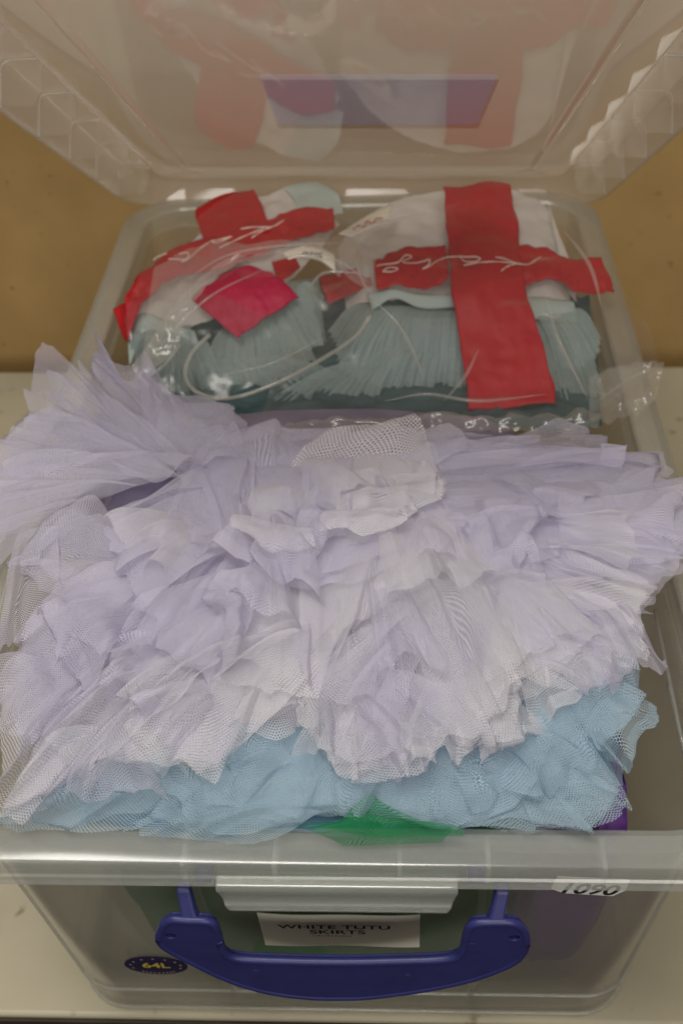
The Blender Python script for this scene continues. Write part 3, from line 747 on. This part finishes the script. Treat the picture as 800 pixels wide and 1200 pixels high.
layers(2, w4, LAVW, [(600, 760), (690, 745)], [(590, 800), (630, 808), (680, 802), (700, 790), (735, 770)], 517, pleats=6, amp=.005, jit=.07, dh=.006)
layers(2, w4, LAVW, [(300, 640), (400, 632), (520, 632)], [(235, 765), (300, 790), (372, 812), (400, 745), (440, 715), (500, 672)], 521, pleats=8, amp=.005, jit=.04, dh=.008)

# left front skirt
layers(2, w5, LAV, [(170, 640), (240, 660), (330, 690), (400, 720)], [(45, 690), (15, 760), (2, 830), (20, 900), (12, 950), (60, 930), (110, 890), (150, 860), (200, 880), (255, 890), (300, 840), (345, 815)],
       600, pleats=20, amp=.008, jit=.05, dh=.005, m=60, mats=[LAV, LAVW, LAV], fold=0.0, lap=.7)
layers(1, w5, LAV, [(200, 670), (300, 690)], [(50, 700), (15, 760), (0, 800), (5, 850), (20, 895), (45, 870), (80, 850), (110, 830)], 601, pleats=13, amp=.006, jit=.05, dh=.006, mats=[LAV, LAVW, LAV])
layers(2, w5, LAVW, [(230, 690), (320, 720)], [(100, 800), (60, 850), (10, 952), (30, 960), (90, 900), (150, 870), (220, 810)], 605, pleats=11, amp=.006, jit=.04, dh=.008)
layers(2, w5, LAVW, [(300, 700), (400, 740)], [(145, 765), (150, 800), (160, 830), (210, 800), (260, 780), (300, 760)], 609, pleats=8, amp=.006, jit=.05, dh=.010)
layers(2, w5, LAVW, [(240, 770), (400, 760)], [(135, 865), (165, 880), (200, 895), (215, 885), (255, 905), (280, 860), (330, 825), (375, 800)], 613, pleats=11, amp=.006, jit=.07, dh=.010)
layers(2, w5, LAV, [(255, 640), (330, 640)], [(140, 740), (170, 770), (215, 780), (260, 770), (300, 740)], 617, pleats=9, amp=.007, jit=.06, dh=.010)

# loose short folds lying across the heap
def scrap(parent, mat, cx, cy, ang, ln_px, wd_px, seed, dh=.012, fold=.2, pleats=5, amp=.005):
    ca, sa = math.cos(math.radians(ang)), math.sin(math.radians(ang)); r = random.Random(seed)
    h = []
    for k in range(6):
        u = -1 + 2 * k / 5; j = r.uniform(.8, 1.12)
        h.append((cx + ca * ln_px * j - sa * u * wd_px * .5, cy + .8 * (sa * ln_px * j + ca * u * wd_px * .5)))
    ap = [(cx + sa * wd_px * .22, cy - .8 * ca * wd_px * .22), (cx - sa * wd_px * .22, cy + .8 * ca * wd_px * .22)]
    sheet('tulle_layer', mat, parent, ap, h, pleats=pleats, amp=amp, seed=seed, dh=dh, da=-.002, fold=fold, dens=1.0, jit=.05)
rs_ = random.Random(77)
spots = [(w2, LAV, 250, 560, 100, 90, 110), (w3, LAV, 560, 560, 40, 110, 120), (w3, LAV, 520, 600, 80, 70, 110),
         (w5, LAV, 290, 690, 135, 120, 130), (w5, LAV, 190, 690, 155, 110, 110), (w2, LAV, 330, 615, 110, 60, 130)]
for cx, cy, par in ((230, 620, w5), (150, 720, w5), (90, 800, w5), (330, 720, w5), (210, 770, w5), (270, 810, w5), (130, 860, w5),
                    (400, 560, w2), (470, 600, w2), (340, 590, w2), (300, 650, w2), (580, 540, w3), (660, 560, w3), (700, 610, w3), (620, 620, w3), (560, 690, w4), (480, 740, w4),
                    (640, 710, w4), (420, 800, w4), (520, 800, w4), (690, 700, w4), (590, 760, w4), (450, 680, w4)):
    base_a = math.degrees(math.atan2(cy - 560, cx - 420)) if cy > 590 else (160 if cx < 300 else 60 if cx < 520 else 25)
    spots.append((par, LAV if rs_.random() < .55 or cy < 600 else LAVW, cx, cy, base_a + rs_.uniform(-55, 55), rs_.uniform(60, 120), rs_.uniform(70, 130)))
for i, (par, mt, cx, cy, an, L_, w_) in enumerate(spots):
    scrap(par, mt, cx, cy, an, L_ * 1.1, w_ * 1.2, 900 + 7 * i, fold=.2 * (i % 2), pleats=5, amp=.007, dh=rs_.uniform(.008, .018))

# --- blue skirts
GB = 'light blue tutu skirts under the lavender heap'
b1 = thing('tutu_skirt', 'deeper blue tutu skirt beneath the white net at the left front rim', 'tutu skirt', tuple(at(200, 920, .27)), GB)
b2 = thing('tutu_skirt', 'pale blue tutu skirt spreading to the right front corner beside purple satin', 'tutu skirt', tuple(at(580, 900, .27)), GB)
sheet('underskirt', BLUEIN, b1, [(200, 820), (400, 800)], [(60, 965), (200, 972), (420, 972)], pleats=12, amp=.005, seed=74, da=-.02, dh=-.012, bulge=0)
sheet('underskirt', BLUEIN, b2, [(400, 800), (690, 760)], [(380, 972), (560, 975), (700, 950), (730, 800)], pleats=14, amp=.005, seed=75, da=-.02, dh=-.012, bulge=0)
KB = dict(jit=.07, da=-.012, dh=.002, dens=.5, lap=.6)
layers(2, b1, BLUE, [(260, 830), (340, 850)], [(130, 880), (70, 920), (22, 950), (30, 968), (110, 968), (190, 968)], 701, pleats=10, amp=.005, **KB)
layers(2, b1, BLUE, [(300, 840), (380, 850)], [(190, 930), (170, 965), (250, 970), (330, 962), (400, 950)], 705, pleats=10, amp=.005, **KB)
layers(2, b1, BLUE, [(340, 820), (390, 830)], [(250, 900), (300, 925), (340, 910), (380, 880)], 709, pleats=7, amp=.006, **KB)
layers(2, b1, BLUE, [(360, 830), (430, 880)], [(235, 905), (240, 940), (300, 945), (370, 960), (430, 960)], 713, pleats=8, amp=.005, **KB)
layers(1, b1, BLUE, [(330, 935, .292), (400, 950, .290)], [(165, 955, .290), (175, 972, .288), (250, 982, .287), (290, 990, .286), (345, 975, .288)], 717, pleats=9, amp=.004, jit=.05)
layers(2, b2, BLUE, [(480, 850), (560, 820)], [(400, 930), (430, 960), (520, 965), (600, 930), (640, 880)], 721, pleats=10, amp=.005, **KB)
layers(2, b2, BLUE, [(560, 800), (640, 790)], [(560, 900), (620, 930), (690, 930), (735, 940), (720, 900), (690, 870)], 725, pleats=9, amp=.006, **KB)
layers(2, b2, BLUE, [(600, 790), (680, 770)], [(650, 905), (690, 890), (715, 870), (752, 825), (738, 790), (735, 760)], 729, pleats=8, amp=.006, **KB)
layers(2, b2, BLUE, [(540, 880), (600, 870)], [(520, 968), (600, 974), (690, 972), (735, 942), (700, 925)], 733, pleats=9, amp=.004, **KB)
layers(1, b2, BLUE, [(470, 870), (520, 860)], [(385, 920), (395, 960), (450, 975), (540, 970), (560, 930)], 737, pleats=8, amp=.005, **KB)
layers(1, b2, BLUE, [(560, 790), (620, 780)], [(540, 850), (600, 880), (660, 850), (690, 800)], 741, pleats=7, amp=.005, **KB)
for i, (cx, cy) in enumerate(((640, 810), (690, 840), (600, 860), (540, 890), (330, 870), (260, 885), (150, 900))):
    scrap(b1 if cx < 400 else b2, BLUE, cx, cy, (30 if cx > 520 else 90 if cx > 330 else 140) + rs_.uniform(-25, 25), rs_.uniform(60, 95), rs_.uniform(90, 150), 1300 + 9 * i, pleats=3, amp=.004, dh=-.001 + .003 * (i % 2), fold=.2 * (i % 2))
for i, (cx, cy, an) in enumerate(((330, 820, 100), (230, 850, 130), (130, 880, 140), (620, 800, 50), (680, 760, 40), (460, 860, 85), (400, 850, 95), (570, 840, 60))):
    scrap(w5 if cx < 350 else w4, LAVW, cx, cy - 15, an, 65 + 6 * (i % 3), 105, 1600 + 11 * i, pleats=4, amp=.005, dh=.006, fold=.2 * (i % 2))
# the green tip poking out over the front rim
KG = dict(dens=.5, amp=.0015, lap=.25, jit=.02, bulge=.002, crease=.001)
sheet('tulle_layer', GREEN, g_, [(430, 982, .290), (545, 980, .290)], [(342, 970, .294), (395, 964, .294), (432, 954, .298), (470, 960, .296), (540, 968, .294)], pleats=7, seed=751, **KG)
sheet('tulle_layer', GREEN, g_, [(400, 992, .283), (520, 988, .284)], [(350, 973, .292), (400, 965, .297), (434, 932, .300), (450, 942, .299), (500, 964, .298), (535, 972, .292)], pleats=6, seed=752, **KG)
sheet('satin_fold', PURPLE, p_, [(700, 975, .272), (735, 975, .270)], [(716, 900, .288), (728, 895, .289), (731, 915, .287)], pleats=3, amp=.003, seed=761, jit=.02, bulge=.006)

# ------------------------------------------------------------------ the two bagged costumes
def patch(name, mat, parent, a, b, n=60, m=30, dz=0.0, bulge=0.0, noise=0.0, ns=20, seed=1, thick=0.0, zig=0.0, edge=0.0, zf=zc, ridge=0.0):
    """a cloth panel between two lines"""
    A = smooth_poly(pts3(a, zf, dz), n); B = smooth_poly(pts3(b, zf, dz), n)
    s = np.linspace(0, 1, n)[:, None] * np.ones((1, m)); t = np.linspace(0, 1, m)[None, :] * np.ones((n, 1))
    P = A[:, None, :] * (1 - t[..., None]) + B[:, None, :] * t[..., None]
    P[..., 2] += bulge * np.sin(np.pi * t) * np.sin(np.pi * np.clip(s, .02, .98)) ** .5
    P[..., 2] += noise * vnoise(P[..., 0] / .3 * ns + 11, P[..., 1] / .3 * ns + 17, seed)
    if ridge: P[..., 2] += ridge * ridged(P[..., 0] / .3 * ns + 5, P[..., 1] / .3 * ns + 3, seed + 2)
    if edge: P[..., 2] -= edge * (np.clip(np.abs(2 * s - 1) - .75, 0, 1) * 4) ** 2
    if zig:
        z = np.where(np.arange(n) % 2 == 0, zig, -zig)
        dirv = (B - A) / np.linalg.norm(B - A, axis=1)[:, None]
        P[:, 0, :] += dirv * z[:, None]; P[:, -1, :] += dirv * z[:, None]
    if mat in (RED, CRIMSON):
        w_ = (B - A) / np.linalg.norm(B - A, axis=1)[:, None]; q_ = np.arange(n)
        P[:, 0, :] += w_ * (.0016 * vnoise(q_ / 6.0, q_ * 0 + 1, seed + 60))[:, None]; P[:, -1, :] += w_ * (.0016 * vnoise(q_ / 6.0, q_ * 0 + 2, seed + 61))[:, None]
    V = P.reshape(-1, 3); F = grid_faces(n, m)
    hl = np.linalg.norm(np.diff(A, axis=0), axis=1).sum(); wl = np.linalg.norm(B - A, axis=1).mean()
    uv = np.stack([s * hl, t * wl], -1).reshape(-1, 2)
    o = obj(name, V, F, mat, parent, uv=uv)
    if thick:
        md = o.modifiers.new('thickness', 'SOLIDIFY'); md.thickness = thick; md.offset = -1
    return o
def strokes(name, parent, lines, zf, dz, r=.0006):
    V = []; F = []
    for L in lines:
        P = smooth_poly(np.array([at(x, y, zf(y) + dz) for x, y in L]), max(12, 7 * len(L)))
        rr = r * (.7 + .5 * np.sin(np.linspace(0, 9, len(P))) ** 2)
        v, f = tube(P, rr, 6); b0 = len(V); V += list(v); F += [tuple(b0 + i for i in q) for q in f]
    return obj(name, V, F, SILVER, parent)

GC = 'folded red cross costumes in clear bags'
cR = thing('costume', 'folded white and mint tutu with a wide upright red cross, in the larger bag', 'costume', tuple(at(560, 350, .24)), GC)
cL = thing('costume', 'crumpled white and mint tutu with a twisted red ribbon, in the bag at left', 'costume', tuple(at(280, 340, .24)), GC)
# right: dark filling painted as shade under the hems, bodice, skirt, cross
patch('shade_filling', MINTIN, cR, [(400, 345), (402, 420), (410, 500, .25)], [(690, 345), (700, 420), (705, 500, .25)], dz=-.014, bulge=.004, ridge=.006, ns=26, seed=3)
patch('bodice', BODICE, cR, [(395, 278), (450, 243), (520, 221), (598, 222), (634, 236), (652, 262)], [(405, 352), (470, 352), (530, 356), (610, 350), (650, 350), (672, 352)], n=70, m=40, dz=-.003, bulge=.006, noise=.002, ridge=.0015, seed=8, edge=.010)
patch('bodice', BODICE, cR, [(640, 232), (650, 262), (668, 310)], [(655, 300), (662, 335), (676, 356)], dz=-.007, noise=.002, seed=9)
patch('waistband', MINTC, cR, [(430, 343), (460, 339), (490, 344), (526, 346), (560, 344)], [(436, 362), (462, 350), (492, 361), (530, 361), (560, 356)], m=10, dz=.000, bulge=.003, noise=.001, thick=.001, seed=5)
patch('waistband', MINTC, cR, [(615, 348), (650, 350), (672, 352)], [(618, 372), (650, 376), (676, 378)], m=10, dz=-.002, bulge=.003, noise=.001, thick=.001, seed=6)
for i, (ap, hm, sd) in enumerate(((((435, 358), (545, 358)), ((405, 425), (440, 440), (470, 425), (500, 445), (545, 440)), 801), (((430, 356), (480, 358)), ((388, 380), (398, 430), (420, 446), (445, 440)), 802),
        (((460, 400), (545, 400)), ((400, 462), (440, 458), (480, 466), (520, 455), (548, 460)), 803), (((620, 370), (665, 372)), ((630, 494), (665, 492), (692, 488), (710, 455)), 804),
        (((625, 365), (668, 362)), ((650, 440), (675, 440), (698, 420), (700, 390)), 805), (((420, 420), (470, 420)), ((290, 492), (340, 488), (390, 484), (440, 480)), 806),
        (((440, 372), (540, 372)), ((400, 452), (450, 455), (500, 462), (546, 460)), 807))):
    sheet('skirt_layer', MINT, cR, list(ap), list(hm), pleats=30, dens=1.0, amp=.0026, lap=.75, rnd=2, uvrot=0.0, m=24, seed=sd, zf=zc, da=-.004 - .002 * (i % 2), dh=-.003 - .003 * (i in (2, 6)), bulge=.010, jit=.12)
patch('red_stripe', RED, cR, [(521, 217), (523, 260), (526, 300), (529, 345), (538, 395), (545, 440), (547, 481)], [(598, 216), (604, 260), (609, 300), (618, 345), (634, 395), (645, 440), (651, 475)], n=90, m=30, dz=.006, bulge=.003, noise=.0026, ridge=.0022, ns=13, seed=15, thick=.0012)
patch('red_ribbon', RED, cR, [(437, 304), (462, 292), (490, 291), (522, 289)], [(441, 336), (468, 331), (500, 334), (526, 325)], n=44, m=16, dz=.005, noise=.0022, ridge=.0024, ns=26, seed=16, thick=.001)
patch('red_ribbon', RED, cR, [(604, 288), (636, 288), (656, 299), (680, 302), (703, 301)], [(608, 331), (636, 324), (655, 328), (684, 343), (721, 339)], n=60, m=16, dz=.005, noise=.0022, ridge=.0022, ns=26, seed=17, thick=.001, zig=.0006)
def T2(L): return [(430 + x / 3.636, 280 + y / 3.636) for x, y in L]
strokes('script_print', cR, [T2(q) for q in ([(738, 77), (710, 95), (685, 108), (640, 105), (590, 86), (545, 77)], [(640, 103), (595, 118), (570, 137)], [(640, 104), (560, 97), (480, 100), (410, 112)],
    [(395, 75), (415, 95), (460, 96), (482, 85), (460, 76), (420, 77), (395, 75), (340, 78), (295, 95), (265, 116), (235, 128), (260, 112), (266, 88), (240, 95), (200, 103), (150, 98), (190, 76), (162, 70), (130, 100), (60, 110), (40, 116)],
    [(65, 140), (110, 138), (130, 126), (92, 122), (65, 140)])], zc, .0122, .00055)

# left costume
patch('shade_filling', MINTIN, cL, [(150, 380), (170, 440), (230, 490, .255)], [(400, 330), (440, 400), (440, 490, .25)], dz=-.016, bulge=.004, ridge=.006, ns=26, seed=23)
patch('bodice', BODICE, cL, [(150, 382), (160, 345), (200, 305), (250, 262), (300, 232), (345, 217)], [(158, 398), (215, 385), (262, 372), (300, 352), (345, 325), (398, 262)], n=70, m=40, dz=-.004, bulge=.008, noise=.002, ridge=.002, seed=28)
patch('lining', MINTC, cL, [(332, 220), (345, 235), (350, 262)], [(372, 214), (394, 226), (402, 250)], n=24, m=20, dz=-.001, bulge=.004, noise=.001, seed=29)
patch('waistband', MINTC, cL, [(150, 400), (165, 368), (200, 378), (228, 388)], [(152, 430), (172, 388), (205, 398), (235, 410)], m=10, dz=-.001, bulge=.003, noise=.001, thick=.001, seed=30)
for ap, hm, sd in ((((160, 385), (225, 380)), ((150, 430), (165, 455), (195, 460), (228, 452)), 821), (((290, 370), (345, 340)), ((255, 425), (290, 420), (330, 412), (372, 400), (378, 340)), 822),
        (((330, 330), (372, 325)), ((340, 405), (360, 402), (380, 398), (376, 350)), 823), (((260, 385), (330, 370)), ((232, 452), (270, 455), (320, 440), (370, 425)), 824),
        (((240, 420), (300, 420)), ((228, 468), (270, 478), (330, 462), (400, 440)), 825), (((180, 395), (240, 400)), ((190, 455), (225, 462), (250, 455), (262, 440)), 826)):
    sheet('skirt_layer', MINT, cL, list(ap), list(hm), pleats=30, dens=1.0, amp=.0026, lap=.75, rnd=2, uvrot=0.0, m=24, seed=sd, zf=zc, da=-.004, dh=-.003 - .003 * (sd in (824, 825)), bulge=.010, jit=.12)
patch('red_ribbon', RED, cL, [(146, 352), (160, 325), (190, 300), (222, 286), (250, 279), (290, 264), (325, 250), (360, 242), (390, 243)], [(150, 392), (172, 348), (205, 325), (240, 318), (272, 310), (305, 298), (335, 283), (365, 274), (392, 266)], n=90, m=18, dz=.006, bulge=.003, noise=.0020, ridge=.0022, ns=24, seed=35, thick=.001)
patch('red_ribbon', RED, cL, [(132, 362, .283), (142, 356, .286), (150, 352)], [(146, 400, .272), (150, 398, .276), (154, 392)], n=16, m=12, dz=.003, noise=.001, seed=36, thick=.001)
patch('red_ribbon', RED, cL, [(372, 325), (400, 318), (432, 308)], [(385, 358), (410, 345), (436, 334)], n=20, m=12, dz=-.004, noise=.001, seed=40, thick=.001)
patch('red_stripe', RED, cL, [(229, 245), (232, 262), (236, 278), (240, 292)], [(298, 223), (305, 240), (311, 256), (316, 270)], n=30, m=24, dz=.004, bulge=.003, noise=.001, ridge=.001, ns=20, seed=37, thick=.0012)
patch('red_stripe', RED, cL, [(228, 246, .304), (250, 232, .308), (272, 225, .310)], [(232, 262), (252, 246, .311), (296, 223, .313)], n=20, m=10, dz=.006, noise=.0006, seed=41, thick=.0012)
o = patch('red_stripe', CRIMSON, cL, [(224, 350), (240, 335), (262, 320), (288, 312), (318, 318)], [(277, 396), (292, 386), (312, 372), (330, 360), (349, 346)], n=40, m=24, dz=.007, bulge=.004, noise=.0016, ridge=.0030, ns=14, seed=38, thick=.0012)
o['label'] = 'crimson folded stripe end'
patch('red_stripe', RED, cL, [(318, 306), (330, 304), (345, 300)], [(325, 330), (340, 322), (352, 314)], n=14, m=10, dz=.001, noise=.0006, seed=39, thick=.001)
def T1(L): return [(180 + x / 4.706, 245 + y / 4.706) for x, y in L]
strokes('script_print', cL, [T1(q) for q in ([(720, 60), (660, 95), (600, 100), (540, 100), (480, 110)], [(660, 95), (590, 125), (540, 160)], [(610, 105), (500, 150), (360, 215)],
    [(430, 150), (360, 170), (320, 175), (350, 185), (432, 152)], [(320, 175), (260, 215), (190, 275), (150, 290), (190, 265), (186, 240), (140, 248)], [(80, 275), (185, 278)], [(75, 242), (20, 265), (0, 282)])], zc, .0130, .00055)

# clear bags around them
bgR = thing('clear_bag', 'crinkled clear plastic bag around the wide red cross costume, corner past the right rim', 'plastic bag', tuple(at(560, 400, .24)), 'clear bags around the red cross costumes')
bgL = thing('clear_bag', 'open clear plastic bag around the twisted ribbon costume, with a loose curled mouth', 'plastic bag', tuple(at(290, 380, .24)), 'clear bags around the red cross costumes')
patch('film', FILM, bgR, [(392, 262), (440, 232), (520, 212), (610, 212), (655, 226), (680, 262), (706, 298), (735, 345)], [(300, 498, .276), (380, 490, .278), (460, 487, .278), (540, 490, .278), (620, 490, .278), (680, 486, .280), (740, 455, .290), (777, 425, .302)],
      n=120, m=90, dz=.014, bulge=.010, noise=.004, ridge=.0016, ns=12, seed=51)
patch('film_hem', FILMF, bgR, [(250, 505, .284), (330, 498, .286), (420, 488, .287), (540, 486, .287), (640, 484, .287), (705, 480, .288)], [(250, 520, .284), (330, 511, .286), (420, 503, .286), (540, 503, .286), (640, 500, .286), (700, 500, .287)], n=90, m=14, noise=.004, ridge=.004, bulge=.004, ns=26, seed=52)
patch('film_corner', FILMF, bgR, [(690, 440, .292), (735, 425, .300), (778, 424, .304)], [(690, 495, .287), (735, 490, .288), (768, 470, .292)], n=40, m=20, noise=.003, ridge=.004, ns=30, seed=53)
patch('film', FILM, bgL, [(146, 372), (165, 320), (215, 270), (262, 232), (300, 222), (360, 213), (404, 240)], [(160, 448), (200, 462), (228, 470), (270, 462), (330, 440), (385, 410), (440, 365)], n=100, m=70, dz=.012, bulge=.008, noise=.003, ridge=.0014, ns=12, seed=55)
patch('film_flap', FILMH, bgL, [(155, 428), (180, 395), (212, 348), (252, 311), (314, 293), (370, 292), (400, 310)], [(163, 445), (205, 410), (222, 360), (260, 319), (318, 300), (366, 303), (398, 322)], n=90, m=20, dz=.019, noise=.002, ridge=.002, ns=30, seed=56)
patch('film_flap', FILMF, bgL, [(180, 310), (225, 290), (270, 285), (330, 285), (400, 275), (440, 300)], [(165, 440), (214, 358), (254, 316), (316, 298), (372, 297), (436, 346)], n=80, m=40, dz=.020, bulge=.004, noise=.003, ridge=.0018, ns=14, seed=57)
V, F = tube(smooth_poly(np.array([at(x, y, zc(y) + .018) for x, y in ((246, 392), (226, 412), (217, 436), (226, 456), (250, 466), (282, 464), (330, 446), (380, 419), (415, 395), (434, 370))]), 70), .0016, 8)
obj('rolled_mouth', V, F, FILMH, bgL)
def crease_highlights(par, lines, zo, seed):  # milky strips drawn in as long soft highlights along the film folds
    r = random.Random(seed)
    for L in lines:
        c = smooth_poly(np.array([at(x, y, zc(y) + zo) for x, y in L]), 40)
        w = .0003 + .0013 * np.sin(np.linspace(0, math.pi, 40)) ** 1.3 * r.uniform(.5, 1.2)
        V = []
        for k, p in enumerate(c):
            tdir = c[min(k + 1, 39)] - c[max(k - 1, 0)]; sd = np.cross(tdir, [0, 0, 1.0]); sd /= np.linalg.norm(sd) + 1e-9
            for q in range(5):
                u = -1 + q / 2; V.append(p + sd * w[k] * u + np.array([0, 0, w[k] * .9 * (1 - u * u)]))
        obj('crease_highlight', V, grid_faces(40, 5), FILMH, par)
crease_highlights(bgL, [[(175, 425), (205, 385), (250, 345), (310, 315)], [(300, 312), (350, 300), (395, 305), (430, 330)], [(215, 330), (265, 300), (330, 288), (400, 285)], [(170, 440), (190, 430), (215, 400)],
                   [(360, 340), (380, 320), (420, 320)], [(260, 440), (320, 425), (380, 395)]], .024, 3)
crease_highlights(bgR, [[(430, 345), (470, 385), (500, 450)], [(520, 470), (545, 440), (560, 410)], [(640, 350), (655, 400), (690, 470)], [(450, 470), (500, 462), (560, 470), (640, 462)], [(700, 470), (735, 445), (770, 428)],
                   [(660, 270), (690, 310), (705, 360)], [(415, 300), (425, 330), (440, 350)], [(400, 270), (440, 262), (500, 250)], [(630, 365), (650, 372), (660, 360)]], .020, 5)
# stickers and tags with them
sk = thing('size_sticker', 'cream size sticker on the left bag beside the red ribbon end', 'sticker', tuple(at(365, 300, .30)))
patch('backing', CREAM, sk, [(330, 296, .3215), (350, 289, .3225), (372, 289, .323), (392, 298, .322)], [(338, 304, .3215), (352, 301, .322), (374, 305, .322), (393, 318, .321)], n=20, m=8, dz=0, bulge=.0015, thick=.0004)
c = at(366, 298, .3262)
text_mesh('lettering', 'Size', .011, c, np.array([-1.0, .15, 0]), np.array([-.15, -1.0, 0]), INK, sk, sx=1.0)
tk = thing('garment_tag', 'small white garment tag with faint red writing at the back of the larger bag', 'tag', tuple(at(430, 260, .29)))
patch('paper', CREAM, tk, [(396, 274, .320), (430, 252, .322), (460, 239, .323)], [(412, 277, .319), (440, 264, .321), (456, 255, .322)], n=20, m=8, thick=.0004)
V, F = tube(smooth_poly(np.array([at(x, y, .3236) for x, y in ((414, 269), (420, 264), (426, 266), (430, 259), (436, 262), (441, 256), (448, 256))]), 40), .0005, 6)
obj('scribble', V, F, REDINK, tk)
